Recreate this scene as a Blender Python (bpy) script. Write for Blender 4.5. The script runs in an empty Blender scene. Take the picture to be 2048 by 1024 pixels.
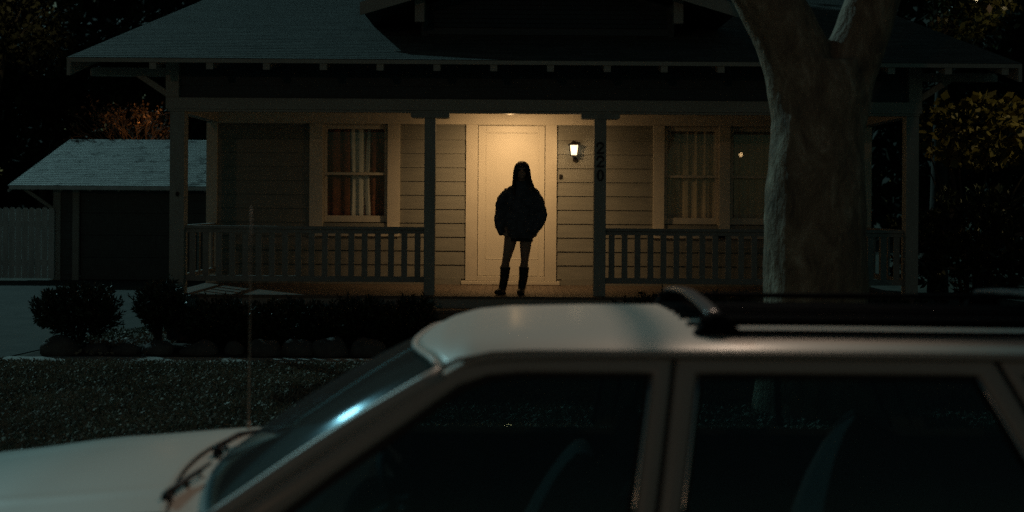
import bpy, math, random
import numpy as np
from mathutils import Vector, Matrix, noise
random.seed(7)
rng = np.random.default_rng(7)
S = bpy.context.scene
COL = S.collection
PI = math.pi

# ------------------------------------------------------------------ materials
def mat(name, col, rough=0.7, var=0.0, vscale=6.0, bump=0.0, bscale=40.0, metal=0.0, coat=0.0, coat_r=0.06,
        spec=0.5, col2=None, stretch=(1, 1, 1), emit=None, estr=0.0, trans=0.0, detail=5.0):
    m = bpy.data.materials.new(name)
    m.use_nodes = True
    nt = m.node_tree
    b = nt.nodes['Principled BSDF']
    b.inputs['Base Color'].default_value = (*col, 1)
    b.inputs['Roughness'].default_value = rough
    b.inputs['Metallic'].default_value = metal
    b.inputs['Specular IOR Level'].default_value = spec
    b.inputs['Coat Weight'].default_value = coat
    b.inputs['Coat Roughness'].default_value = coat_r
    if emit:
        b.inputs['Emission Color'].default_value = (*emit, 1)
        b.inputs['Emission Strength'].default_value = estr
    if trans:
        b.inputs['Subsurface Weight'].default_value = 0
    if var or col2 or bump:
        tc = nt.nodes.new('ShaderNodeTexCoord')
        mp = nt.nodes.new('ShaderNodeMapping')
        mp.inputs['Scale'].default_value = stretch
        nt.links.new(tc.outputs['Object'], mp.inputs['Vector'])
    if var or col2:
        n = nt.nodes.new('ShaderNodeTexNoise')
        n.inputs['Scale'].default_value = vscale
        n.inputs['Detail'].default_value = detail
        n.inputs['Roughness'].default_value = 0.65
        nt.links.new(mp.outputs['Vector'], n.inputs['Vector'])
        r = nt.nodes.new('ShaderNodeValToRGB')
        r.color_ramp.elements[0].position = 0.32
        r.color_ramp.elements[1].position = 0.68
        c2 = col2 or tuple(c * (1 + var) for c in col)
        c1 = col if col2 else tuple(c * (1 - var) for c in col)
        r.color_ramp.elements[0].color = (*c1, 1)
        r.color_ramp.elements[1].color = (*c2, 1)
        nt.links.new(n.outputs['Fac'], r.inputs['Fac'])
        nt.links.new(r.outputs['Color'], b.inputs['Base Color'])
    if bump:
        n2 = nt.nodes.new('ShaderNodeTexNoise')
        n2.inputs['Scale'].default_value = bscale
        n2.inputs['Detail'].default_value = 4
        nt.links.new(mp.outputs['Vector'], n2.inputs['Vector'])
        bp = nt.nodes.new('ShaderNodeBump')
        bp.inputs['Strength'].default_value = bump
        bp.inputs['Distance'].default_value = 0.02
        nt.links.new(n2.outputs['Fac'], bp.inputs['Height'])
        nt.links.new(bp.outputs['Normal'], b.inputs['Normal'])
    return m

def glass_mat(name, tint=(0.9, 0.95, 0.95), rough=0.0, ior=1.5, refl=(1, 1, 1)):
    m = bpy.data.materials.new(name)
    m.use_nodes = True
    nt = m.node_tree
    nt.nodes.remove(nt.nodes['Principled BSDF'])
    out = nt.nodes['Material Output']
    t = nt.nodes.new('ShaderNodeBsdfTransparent')
    t.inputs['Color'].default_value = (*tint, 1)
    g = nt.nodes.new('ShaderNodeBsdfGlossy')
    g.inputs['Roughness'].default_value = rough
    g.inputs['Color'].default_value = (*refl, 1)
    f = nt.nodes.new('ShaderNodeFresnel')
    f.inputs['IOR'].default_value = ior
    mx = nt.nodes.new('ShaderNodeMixShader')
    ge = nt.nodes.new('ShaderNodeNewGeometry')
    mm = nt.nodes.new('ShaderNodeMath')
    mm.operation = 'MULTIPLY_ADD'
    mm.inputs[1].default_value = 1 / ior - ior
    mm.inputs[2].default_value = ior
    nt.links.new(ge.outputs['Backfacing'], mm.inputs[0])
    nt.links.new(mm.outputs[0], f.inputs['IOR'])
    nt.links.new(f.outputs[0], mx.inputs[0])
    nt.links.new(t.outputs[0], mx.inputs[1])
    nt.links.new(g.outputs[0], mx.inputs[2])
    nt.links.new(mx.outputs[0], out.inputs['Surface'])
    return m

def shingle_mat(name, col, col2, blot=0.0, spec=0.5, rough=0.6):
    """granular asphalt shingle: tabs by brick texture, grains by noise, leaf litter blots"""
    m = mat(name, col, rough, bump=0.9, bscale=90, col2=col2, vscale=22, spec=spec, detail=8)
    nt = m.node_tree
    b = nt.nodes['Principled BSDF']
    ramp = [n for n in nt.nodes if n.type == 'VALTORGB'][0]
    tc = [n for n in nt.nodes if n.type == 'TEX_COORD'][0]
    br = nt.nodes.new('ShaderNodeTexBrick')
    br.inputs['Scale'].default_value = 1.0
    br.inputs['Brick Width'].default_value = 0.33
    br.inputs['Row Height'].default_value = 0.125
    br.inputs['Mortar Size'].default_value = 0.004
    br.inputs['Color1'].default_value = (0.72, 0.72, 0.72, 1)
    br.inputs['Color2'].default_value = (1.15, 1.15, 1.15, 1)
    br.inputs['Mortar'].default_value = (0.4, 0.4, 0.4, 1)
    nt.links.new(tc.outputs['Object'], br.inputs['Vector'])
    mx = nt.nodes.new('ShaderNodeMix')
    mx.data_type = 'RGBA'
    mx.blend_type = 'MULTIPLY'
    mx.inputs['Factor'].default_value = 1
    nt.links.new(ramp.outputs['Color'], mx.inputs['A'])
    nt.links.new(br.outputs['Color'], mx.inputs['B'])
    last = mx.outputs['Result']
    if blot:
        v = nt.nodes.new('ShaderNodeTexNoise')
        v.inputs['Scale'].default_value = 2.4
        v.inputs['Detail'].default_value = 6
        v.inputs['Roughness'].default_value = 0.7
        nt.links.new(tc.outputs['Object'], v.inputs['Vector'])
        r = nt.nodes.new('ShaderNodeValToRGB')
        r.color_ramp.elements[0].position = 0.555
        r.color_ramp.elements[1].position = 0.60
        r.color_ramp.elements[0].color = (0, 0, 0, 1)
        r.color_ramp.elements[1].color = (blot, blot, blot, 1)
        nt.links.new(v.outputs['Fac'], r.inputs['Fac'])
        m2 = nt.nodes.new('ShaderNodeMix')
        m2.data_type = 'RGBA'
        nt.links.new(r.outputs['Color'], m2.inputs['Factor'])
        nt.links.new(last, m2.inputs['A'])
        m2.inputs['B'].default_value = (0.02, 0.018, 0.012, 1)
        last = m2.outputs['Result']
    nt.links.new(last, b.inputs['Base Color'])
    return m

M = {}
M['siding'] = mat('siding_paint', (0.235, 0.232, 0.20), 0.55, var=0.10, vscale=3, bump=0.10, bscale=25, stretch=(1, 1, 8))
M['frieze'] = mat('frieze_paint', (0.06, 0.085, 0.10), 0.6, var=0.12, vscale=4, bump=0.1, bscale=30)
M['trim'] = mat('cream_trim', (0.66, 0.60, 0.49), 0.5, var=0.06, vscale=5, bump=0.06, bscale=30)
M['door'] = mat('door_paint', (0.74, 0.68, 0.56), 0.42, var=0.04, vscale=4, bump=0.04, bscale=25)
M['post'] = mat('post_paint', (0.36, 0.37, 0.34), 0.55, var=0.12, vscale=6, bump=0.1, bscale=30, stretch=(1, 1, .3))
M['beam'] = mat('beam_paint', (0.40, 0.39, 0.35), 0.55, var=0.1, vscale=4, bump=0.1, bscale=30, stretch=(.3, 1, 1))
M['rail'] = mat('rail_paint', (0.30, 0.30, 0.28), 0.55, var=0.12, vscale=8, bump=0.1, bscale=30)
M['floor'] = mat('porch_floor_paint', (0.15, 0.112, 0.085), 0.42, var=0.25, vscale=5, bump=0.15, bscale=40, stretch=(6, 1, 1))
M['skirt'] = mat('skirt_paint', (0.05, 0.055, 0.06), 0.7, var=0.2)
M['ceil'] = mat('ceiling_paint', (0.62, 0.57, 0.47), 0.6, var=0.05)
M['roof'] = shingle_mat('dark_shingle', (0.085, 0.092, 0.087), (0.15, 0.155, 0.145), spec=0.2, rough=0.8)
M['groof'] = shingle_mat('grey_shingle', (0.42, 0.43, 0.42), (0.62, 0.63, 0.61), blot=0.9, spec=0.4, rough=0.6)
M['garage'] = mat('garage_wall_paint', (0.10, 0.115, 0.11), 0.6, var=0.15, bump=0.1, bscale=20)
M['fence'] = mat('fence_white_paint', (0.74, 0.77, 0.76), 0.6, var=0.18, vscale=6, bump=0.1, stretch=(1, 1, .2))
M['concrete'] = mat('driveway_concrete', (0.075, 0.08, 0.075), 0.85, spec=.15, col2=(0.125, 0.125, 0.115), vscale=2.2, bump=0.5, bscale=60, detail=9)
M['path'] = mat('path_concrete', (0.30, 0.30, 0.28), 0.8, col2=(0.48, 0.46, 0.42), vscale=3.5, bump=0.5, bscale=70, detail=9)
M['asphalt'] = mat('road_asphalt', (0.045, 0.045, 0.047), 0.75, var=0.3, vscale=10, bump=0.6, bscale=140)
M['soil'] = mat('bed_soil', (0.035, 0.028, 0.020), 0.95, var=0.5, vscale=9, bump=1.0, bscale=30)
M['lawn'] = mat('lawn_soil', (0.085, 0.082, 0.062), 0.95, var=0.5, vscale=5, bump=1.0, bscale=30)
M['grass'] = mat('grass_blade', (0.20, 0.195, 0.155), 0.6, col2=(0.36, 0.33, 0.26), vscale=1.7, spec=0.3)
M['litter'] = mat('clover_leaf', (0.20, 0.18, 0.135), 0.55, col2=(0.36, 0.33, 0.26), vscale=6.0, spec=0.2)
M['leaf_dark'] = mat('shrub_leaf', (0.020, 0.030, 0.018), 0.42, col2=(0.045, 0.055, 0.030), vscale=5)
M['leaf_tree'] = mat('tree_leaf', (0.012, 0.014, 0.008), 0.7, col2=(0.03, 0.03, 0.014), vscale=1.5, spec=.2)
M['leaf_gold'] = mat('broad_leaf', (0.06, 0.06, 0.018), 0.5, col2=(0.18, 0.145, 0.035), vscale=2.5)
M['leaf_gloss'] = mat('glossy_leaf', (0.035, 0.045, 0.015), 0.16, col2=(0.10, 0.09, 0.03), vscale=2, spec=1.0)
M['twig'] = mat('twig_bark', (0.20, 0.13, 0.08), 0.7, var=0.3)
M['bark_bg'] = mat('dark_bark', (0.05, 0.04, 0.03), 0.85, var=0.3, bump=0.5, bscale=12)
M['rock'] = mat('edging_rock', (0.06, 0.06, 0.058), 0.85, col2=(0.13, 0.12, 0.11), vscale=7, bump=0.7, bscale=18)
M['jacket'] = mat('jacket_cloth', (0.075, 0.09, 0.115), 0.9, var=0.5, vscale=14, bump=0.4, bscale=50)
M['skin'] = mat('skin', (0.38, 0.24, 0.18), 0.5, var=0.06, vscale=12)
M['hair'] = mat('dark_hair', (0.012, 0.009, 0.007), 0.4, var=0.4, vscale=20, stretch=(6, 6, .6), bump=0.5, bscale=30)
M['boot'] = mat('boot_leather', (0.012, 0.011, 0.010), 0.45, var=0.3, bump=0.3, bscale=25)
M['cloth_short'] = mat('shorts_cloth', (0.02, 0.022, 0.03), 0.9)
M['dark_metal'] = mat('dark_metal', (0.03, 0.025, 0.02), 0.45, metal=0.6)
M['digit'] = mat('digit_iron', (0.006, 0.006, 0.007), 0.5)
M['lantern_glass'] = mat('lantern_frosted_glass', (0.8, 0.75, 0.65), 0.4, emit=(1.0, 0.82, 0.52), estr=1.15)
M['globe'] = mat('lamp_globe', (0.05, 0.045, 0.04), 0.6)
M['curt_brown'] = mat('brown_drape', (0.27, 0.095, 0.05), 0.85, var=0.3, vscale=9, bump=0.1)
M['curt_white'] = mat('white_sheer', (0.82, 0.79, 0.72), 0.85, var=0.08, vscale=9)
M['curt_beige'] = mat('beige_drape', (0.78, 0.62, 0.44), 0.85, var=0.12, vscale=9)
M['glass'] = glass_mat('window_glass', (0.96, 0.98, 0.98))
M['carglass'] = glass_mat('car_glass', (0.60, 0.68, 0.68), 0.0)
M['wsglass'] = glass_mat('windshield_glass', (0.36, 0.56, 0.60), 0.12, refl=(.20, .28, .33))
def dust(m, amt):
    nt = m.node_tree
    out = nt.nodes['Material Output']
    src = out.inputs['Surface'].links[0].from_socket
    d = nt.nodes.new('ShaderNodeBsdfDiffuse')
    d.inputs['Color'].default_value = (.5, .5, .48, 1)
    mx = nt.nodes.new('ShaderNodeMixShader')
    mx.inputs[0].default_value = amt
    nt.links.new(src, mx.inputs[1])
    nt.links.new(d.outputs[0], mx.inputs[2])
    nt.links.new(mx.outputs[0], out.inputs['Surface'])
dust(M['wsglass'], .05)
dust(M['carglass'], .02)
M['paint'] = mat('white_car_paint', (0.54, 0.51, 0.46), 0.5, var=0.025, vscale=2.0, coat=0.22, coat_r=.24, bump=0.006, bscale=300)
M['paint_pillar'] = mat('white_pillar_paint', (0.60, 0.60, 0.57), 0.45, coat=0.5, coat_r=.36)
M['trim_metal'] = mat('bright_trim', (0.62, 0.62, 0.60), 0.22, metal=1.0)
M['rubber'] = mat('black_rubber', (0.008, 0.008, 0.009), 0.6)
M['rack'] = mat('rack_black', (0.005, 0.005, 0.006), 0.9, var=0.2, spec=.05)
M['rackbar'] = mat('rack_bar_grey', (0.13, 0.13, 0.135), 0.28, metal=0.4)
M['chrome'] = mat('chrome', (0.6, 0.6, 0.6), 0.15, metal=1.0)
M['interior'] = mat('car_interior', (0.016, 0.016, 0.018), 0.8, var=0.2)
M['seat'] = mat('seat_cloth', (0.06, 0.066, 0.07), 0.85, var=0.15, bump=0.2, bscale=60)
M['belt'] = mat('belt_webbing', (0.20, 0.24, 0.25), 0.55)
M['aerial'] = mat('aerial_metal', (0.42, 0.33, 0.27), 0.45, metal=.5)
M['lampglass'] = mat('headlamp_lens', (0.5, 0.5, 0.5), 0.15)

def bark_mat():
    m = bpy.data.materials.new('patchy_bark')
    m.use_nodes = True
    nt = m.node_tree
    b = nt.nodes['Principled BSDF']
    b.inputs['Roughness'].default_value = 0.75
    tc = nt.nodes.new('ShaderNodeTexCoord')
    mp = nt.nodes.new('ShaderNodeMapping')
    mp.inputs['Scale'].default_value = (1, 1, 0.5)
    nt.links.new(tc.outputs['Object'], mp.inputs['Vector'])
    n1 = nt.nodes.new('ShaderNodeTexNoise')
    n1.inputs['Scale'].default_value = 5.0
    n1.inputs['Detail'].default_value = 9
    n1.inputs['Roughness'].default_value = 0.7
    n1.inputs['Distortion'].default_value = 0.6
    nt.links.new(mp.outputs['Vector'], n1.inputs['Vector'])
    r = nt.nodes.new('ShaderNodeValToRGB')
    e = r.color_ramp.elements
    e[0].position = 0.30
    e[0].color = (0.10, 0.066, 0.045, 1)
    e[1].position = 0.72
    e[1].color = (0.66, 0.54, 0.41, 1)
    x = e.new(0.48)
    x.color = (0.27, 0.185, 0.125, 1)
    x = e.new(0.56)
    x.color = (0.36, 0.26, 0.18, 1)
    nt.links.new(n1.outputs['Fac'], r.inputs['Fac'])
    nt.links.new(r.outputs['Color'], b.inputs['Base Color'])
    n2 = nt.nodes.new('ShaderNodeTexNoise')
    n2.inputs['Scale'].default_value = 26
    n2.inputs['Detail'].default_value = 8
    nt.links.new(mp.outputs['Vector'], n2.inputs['Vector'])
    ad = nt.nodes.new('ShaderNodeMath')
    ad.operation = 'ADD'
    nt.links.new(n1.outputs['Fac'], ad.inputs[0])
    nt.links.new(n2.outputs['Fac'], ad.inputs[1])
    bp = nt.nodes.new('ShaderNodeBump')
    bp.inputs['Strength'].default_value = 0.7
    bp.inputs['Distance'].default_value = 0.03
    nt.links.new(ad.outputs[0], bp.inputs['Height'])
    nt.links.new(bp.outputs['Normal'], b.inputs['Normal'])
    return m
M['bark'] = bark_mat()

# ------------------------------------------------------------------ object helpers
def tag(o, label=None, cat=None, group=None, kind=None):
    if label: o['label'] = label
    if cat: o['category'] = cat
    if group: o['group'] = group
    if kind: o['kind'] = kind
    return o

def thing(name, label, cat, loc=(0, 0, 0), rotz=0.0, group=None):
    o = bpy.data.objects.new(name, None)
    o.empty_display_size = 0.2
    COL.objects.link(o)
    o.location = loc
    o.rotation_euler = (0, 0, rotz)
    return tag(o, label, cat, group)

class MB:
    """collects shapes and links them as ONE mesh object"""
    def __init__(s):
        s.v = []
        s.f = []
    def add(s, vs, fs):
        k = len(s.v)
        s.v += [tuple(p) for p in vs]
        s.f += [tuple(k + i for i in f) for f in fs]
        return s
    def box(s, x0, y0, z0, x1, y1, z1):
        vs = [(x, y, z) for z in (z0, z1) for y in (y0, y1) for x in (x0, x1)]
        return s.add(vs, [(0, 2, 3, 1), (4, 5, 7, 6), (0, 1, 5, 4), (2, 6, 7, 3), (0, 4, 6, 2), (1, 3, 7, 5)])
    def bar(s, a, b, w, h, up=(0, 0, 1)):
        """a straight bar of section w x h between two points"""
        a, b, up = Vector(a), Vector(b), Vector(up)
        d = (b - a).normalized()
        side = d.cross(up)
        if side.length < 1e-4: side = d.cross(Vector((1, 0, 0)))
        side.normalize()
        u = side.cross(d).normalized()
        vs = []
        for p in (a, b):
            for i, j in ((-1, -1), (1, -1), (1, 1), (-1, 1)):
                vs.append(p + side * (i * w / 2) + u * (j * h / 2))
        return s.add(vs, [(3, 2, 1, 0), (4, 5, 6, 7), (0, 1, 5, 4), (1, 2, 6, 5), (2, 3, 7, 6), (3, 0, 4, 7)])
    def tube(s, pts, rad, n=12, cap=True, up=None):
        """loft of elliptical rings; rad = list of r or (r_side, r_other)"""
        pts = [Vector(p) for p in pts]
        k = len(s.v)
        m = len(pts)
        prev = None
        for i, p in enumerate(pts):
            t = (pts[min(i + 1, m - 1)] - pts[max(i - 1, 0)])
            t.normalize()
            if prev is None:
                a = Vector(up) if up else (Vector((1, 0, 0)) if abs(t.x) < 0.8 else Vector((0, 1, 0)))
            else:
                a = prev
            a = (a - t * a.dot(t)).normalized()
            prev = a
            b = t.cross(a)
            r = rad[i] if isinstance(rad, (list, tuple)) else rad
            ra, rb = r if isinstance(r, (list, tuple)) else (r, r)
            for j in range(n):
                th = 2 * PI * j / n
                s.v.append(tuple(p + a * (ra * math.cos(th)) + b * (rb * math.sin(th))))
        for i in range(m - 1):
            for j in range(n):
                j2 = (j + 1) % n
                s.f.append((k + i * n + j, k + i * n + j2, k + (i + 1) * n + j2, k + (i + 1) * n + j))
        if cap:
            s.f.append(tuple(k + j for j in reversed(range(n))))
            s.f.append(tuple(k + (m - 1) * n + j for j in range(n)))
        return s
    def ball(s, c, r, n=14, m=9):
        rx, ry, rz = r if isinstance(r, (tuple, list)) else (r, r, r)
        k = len(s.v)
        s.v.append((c[0], c[1], c[2] - rz))
        for i in range(1, m):
            ph = -PI / 2 + PI * i / m
            for j in range(n):
                th = 2 * PI * j / n
                s.v.append((c[0] + rx * math.cos(ph) * math.cos(th), c[1] + ry * math.cos(ph) * math.sin(th), c[2] + rz * math.sin(ph)))
        s.v.append((c[0], c[1], c[2] + rz))
        for j in range(n):
            s.f.append((k, k + 1 + (j + 1) % n, k + 1 + j))
            e = k + 1 + (m - 2) * n
            s.f.append((e + j, e + (j + 1) % n, len(s.v) - 1))
        for i in range(m - 2):
            for j in range(n):
                a = k + 1 + i * n
                s.f.append((a + j, a + (j + 1) % n, a + n + (j + 1) % n, a + n + j))
        return s
    def prism(s, poly, d):
        """closed polygon (list of 3D points) pushed along vector d"""
        n = len(poly)
        d = Vector(d)
        vs = [Vector(p) for p in poly] + [Vector(p) + d for p in poly]
        fs = [tuple(range(n)), tuple(reversed(range(n, 2 * n)))]
        fs += [(i, n + i, n + (i + 1) % n, (i + 1) % n) for i in range(n)]
        return s.add(vs, fs)
    def grid(s, fn, us, vs_, both=False):
        k = len(s.v)
        nv = len(vs_)
        for u in us:
            for v in vs_:
                s.v.append(tuple(fn(u, v)))
        for i in range(len(us) - 1):
            for j in range(nv - 1):
                s.f.append((k + i * nv + j, k + (i + 1) * nv + j, k + (i + 1) * nv + j + 1, k + i * nv + j + 1))
        return s
    def build(s, name, m, parent=None, smooth=False, bevel=0.0, recalc=True, angle=None):
        me = bpy.data.meshes.new(name)
        me.from_pydata(s.v, [], s.f)
        if recalc:
            import bmesh
            bm = bmesh.new()
            bm.from_mesh(me)
            bmesh.ops.recalc_face_normals(bm, faces=bm.faces)
            bm.to_mesh(me)
            bm.free()
        me.materials.append(m)
        if smooth:
            me.polygons.foreach_set('use_smooth', [True] * len(me.polygons))
            if angle:
                me.set_sharp_from_angle(angle=math.radians(angle))
        o = bpy.data.objects.new(name, me)
        COL.objects.link(o)
        if parent: o.parent = parent
        if bevel:
            b = o.modifiers.new('bevel', 'BEVEL')
            b.width = bevel
            b.segments = 3
            b.limit_method = 'ANGLE'
        return o

def np_quads(name, V, m, parent=None):
    """V: (n,4,3) array of quads -> one mesh"""
    n = len(V)
    me = bpy.data.meshes.new(name)
    me.vertices.add(n * 4)
    me.vertices.foreach_set('co', V.reshape(-1).astype(np.float32))
    me.loops.add(n * 4)
    me.loops.foreach_set('vertex_index', np.arange(n * 4, dtype=np.int32))
    me.polygons.add(n)
    me.polygons.foreach_set('loop_start', np.arange(0, n * 4, 4, dtype=np.int32))
    me.polygons.foreach_set('loop_total', np.full(n, 4, np.int32))
    me.materials.append(m)
    me.update(calc_edges=True)
    o = bpy.data.objects.new(name, me)
    COL.objects.link(o)
    if parent: o.parent = parent
    return o

def leaves(C, size, aspect=0.5, axis=None, spread=1.0, jitter=0.4):
    """diamond leaves at centres C; axis = preferred direction array or None"""
    n = len(C)
    d = rng.normal(size=(n, 3))
    if axis is not None:
        d = axis + spread * d
    d /= np.linalg.norm(d, axis=1, keepdims=True) + 1e-9
    r = rng.normal(size=(n, 3))
    w = np.cross(d, r)
    w /= np.linalg.norm(w, axis=1, keepdims=True) + 1e-9
    L = (size * (1 + jitter * rng.uniform(-1, 1, n)))[:, None]
    nn = np.cross(d, w)
    a = C
    b = C + d * L * 0.45 + w * L * aspect * 0.5 + nn * L * 0.06
    c = C + d * L
    e = C + d * L * 0.45 - w * L * aspect * 0.5 + nn * L * 0.06
    return np.stack([a, b, c, e], axis=1)

def in_ball(n, c, r, shell=0.0):
    d = rng.normal(size=(n, 3))
    d /= np.linalg.norm(d, axis=1, keepdims=True)
    rr = (shell + (1 - shell) * rng.uniform(0, 1, n) ** (1 / 3))[:, None]
    return np.array(c) + d * rr * np.array(r), d

def remesh(o, voxel, disp=0.0, dscale=0.2, smooth_it=0):
    r = o.modifiers.new('remesh', 'REMESH')
    r.mode = 'VOXEL'
    r.voxel_size = voxel
    r.use_smooth_shade = True
    if smooth_it:
        sm = o.modifiers.new('smooth', 'SMOOTH')
        sm.iterations = smooth_it
        sm.factor = 0.5
    if disp:
        t = bpy.data.textures.new('folds', 'CLOUDS')
        t.noise_scale = dscale
        t.noise_depth = 3
        d = o.modifiers.new('folds', 'DISPLACE')
        d.texture = t
        d.texture_coords = 'LOCAL'
        d.strength = disp
        d.mid_level = 0.5
    return o

# ------------------------------------------------------------------ the setting
def sheet(name, x0, y0, x1, y1, z, m, thick=0.0):
    b = MB()
    if thick: b.box(x0, y0, z - thick, x1, y1, z)
    else: b.add([(x0, y0, z), (x1, y0, z), (x1, y1, z), (x0, y1, z)], [(0, 1, 2, 3)])
    o = b.build(name, m)
    return tag(o, kind='structure')

GZ = 0.10
b = MB()
b.add([(-300, 5.75, GZ - .01), (300, 5.75, GZ - .01), (300, 400, GZ - .01), (-300, 400, GZ - .01)], [(0, 1, 2, 3)])
tag(b.build('ground', M['lawn']), kind='structure')
b = MB()
b.add([(-300, -200, 0), (300, -200, 0), (300, 5.62, 0), (-300, 5.62, 0)], [(0, 1, 2, 3)])
tag(b.build('road', M['asphalt']), kind='structure')
b = MB()
b.box(-60, 5.60, -0.05, 60, 5.76, GZ + 0.012)
tag(b.build('kerb', M['path'], bevel=0.02), kind='structure')
# driveway along the left of the house, to the garage
b = MB()
b.add([(-11.6, 5.76, GZ), (-5.95, 5.76, GZ), (-5.62, 13.2, GZ), (-5.35, 15.0, GZ), (-4.75, 18.5, GZ), (-4.75, 26.0, GZ), (-10.4, 26.0, GZ), (-12.2, 22, GZ), (-12.2, 13, GZ)], [tuple(range(9))])
tag(b.build('driveway', M['concrete']), kind='structure')
# narrow footpath in front of the planting bed
b = MB()
xs = np.linspace(-5.60, 8, 48)
lo = [(x, 12.72 + .035 * math.sin(x * 2.1) + .02 * math.sin(x * 5.3), GZ + .004) for x in xs]
hi = [(x, 13.32 + .05 * math.sin(x * 1.7 + 1) + .03 * math.sin(x * 6.1), GZ + .004) for x in xs]
b.add(lo + hi, [(i, i + 1, 48 + i + 1, 48 + i) for i in range(47)])
tag(b.build('footpath', M['path']), kind='structure')
# planting bed: a low uneven mound of soil
def bedz(x, y):
    e = min(1, max(0, (y - 13.3) / .35)) * min(1, max(0, (x + 5.45) / .4))
    return GZ + .002 + e * (0.055 + 0.03 * noise.noise(Vector((x * 2.2, y * 2.2, 0))))
b = MB()
b.grid(lambda u, v: (u, v, bedz(u, v)), np.linspace(-5.45, 8, 120), np.linspace(13.25, 14.5, 14))
tag(b.build('planting_bed', M['soil'], smooth=True), kind='structure')
# leaf litter on the bed
n = 1500
C = np.stack([rng.uniform(-5.3, -4.0, n), rng.uniform(13.35, 15.6, n), np.zeros(n)], 1)
C[:, 2] = [bedz(x, min(y, 14.4)) + .012 for x, y, _ in C]
tag(np_quads('leaf_litter', leaves(C, np.full(n, .045), .6, np.tile([0, 0, .25], (n, 1)), 1.0), M['litter']), kind='stuff')

# the lawn: blades and flat little leaves
def lawn():
    n = 150000
    x = rng.uniform(-7.2, 4.2, n)
    y = 5.8 + (12.74 - 5.8) * rng.uniform(0, 1, n)
    keep = (x > -5.95 + (y - 5.76) * .044 - .03)
    x, y = x[keep], y[keep]
    n = len(x)
    h = 0.035 + 0.035 * rng.uniform(0, 1, n)
    th = rng.uniform(0, 2 * PI, n)
    w = 0.006 + 0.006 * rng.uniform(0, 1, n)
    lx, ly = rng.normal(0, .028, n), rng.normal(0, .028, n)
    c, s = np.cos(th) * w, np.sin(th) * w
    z = np.full(n, GZ - .012)
    V = np.stack([np.stack([x - c, y - s, z], 1), np.stack([x + c, y + s, z], 1),
                  np.stack([x + lx + c * .5, y + ly + s * .5, z + h], 1), np.stack([x + lx * 1.5 - c * .2, y + ly * 1.5 - s * .2, z + h * 1.1], 1)], 1)
    tag(np_quads('lawn_grass', V, M['grass']), kind='stuff')
    n = 60000
    x = rng.uniform(-7.0, 4.0, n)
    y = rng.uniform(5.9, 12.7, n)
    # patchy growth
    p = np.array([noise.noise(Vector((a * .9, c_ * .9, 3.1))) + .6 * noise.noise(Vector((a * 2.6, c_ * 2.6, 1))) for a, c_ in zip(x, y)])
    keep = (p + rng.normal(0, .25, n) > -.05) & (x > -5.95 + (y - 5.76) * .044)
    x, y = x[keep], y[keep]
    n = len(x)
    C = np.stack([x, y, GZ + .02 + .035 * rng.uniform(0, 1, n)], 1)
    V = leaves(C, np.full(n, .022), .7, np.tile([0, -.15, .1], (n, 1)), .6)
    tag(np_quads('lawn_clover', V, M['litter']), kind='stuff')
lawn()

# ------------------------------------------------------------------ the house
house = thing('house', 'single storey bungalow with a lit front porch, grey lap siding and cream trim', 'house', (0.4, 18, GZ))
inv = Vector((-0.4, -18, -GZ))
def H(mb, name, m, parent=None, **k):
    """link a house part; shapes are given in world coordinates"""
    o = mb.build(name, m, parent or house, **k)
    if parent is None: o.location = inv
    return o

YW = 16.5          # front wall plane
ZF = 0.717         # porch floor
ZC = 3.10          # porch ceiling
XL, XR = -4.17, 4.93

def siding(mb, ax0, ax1, z0, z1, at, pitch=0.192, ref=2.72):
    """lap boards between two ends; at(t, off, z) gives a point, t in metres along, off outward"""
    k = math.floor((z0 - ref) / pitch)
    while ref + k * pitch < z1 - 1e-6:
        a0, a1 = ref + k * pitch, ref + (k + 1) * pitch
        c0, c1 = max(a0, z0), min(a1, z1)
        o0 = .022 - .018 * (c0 - a0) / pitch
        o1 = .022 - .018 * (c1 - a0) / pitch
        mb.add([at(ax0, o0, c0), at(ax1, o0, c0), at(ax1, o1, c1), at(ax0, o1, c1)], [(0, 1, 2, 3)])
        if c0 > z0 + 1e-6 or True:
            mb.add([at(ax0, 0, c0), at(ax1, 0, c0), at(ax1, o0, c0), at(ax0, o0, c0)], [(0, 1, 2, 3)])
        k += 1

# openings in the front wall: (x0, x1, z0, z1) of the rough opening
WIN1 = (-2.62, -1.725, 1.56, 2.925)
WIN2 = (2.105, 2.865, 1.56, 2.925)
WIN3 = (3.02, 3.78, 1.56, 2.925)
DOOR = (-0.475, 0.455, ZF + .10, 2.93)
w = MB()
fr = lambda t, o, z: (t, YW - o, z)
ops = [WIN1, DOOR, WIN2, WIN3]
xs = XL
for (a, c_, z0, z1) in ops:
    siding(w, xs, a, ZF, ZC, fr)
    siding(w, a, c_, ZF, z0, fr)
    siding(w, a, c_, z1, ZC, fr)
    xs = c_
siding(w, xs, XR, ZF, ZC, fr)
H(w, 'front_wall', M['siding'], recalc=False)
w = MB()
lf = lambda t, o, z: (XL - o, t, z)
siding(w, 28.0, YW, GZ, 3.5, lf)
rt = lambda t, o, z: (XR + o, t, z)
siding(w, YW, 28.0, GZ, 3.5, rt)
w.box(XL, 27.9, GZ, XR, 28.0, 3.5)
w.prism([(XL, 14.6, 3.48), (XL, 20.7, 5.30), (XL, 27.4, 3.48)], (.05, 0, 0))
w.prism([(XR, 14.6, 3.48), (XR, 20.7, 5.30), (XR, 27.4, 3.48)], (-.05, 0, 0))
H(w, 'side_wall', M['siding'], recalc=False)
# room floor and back so that the rooms behind the panes stay closed and dark
w = MB()
w.box(XL + .02, 16.62, ZF - .02, XR - .02, 27.8, ZF + .01)
w.box(XL + .02, 19.2, ZF, XR - .02, 19.3, 3.4)
H(w, 'interior_wall', M['skirt'])

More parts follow.
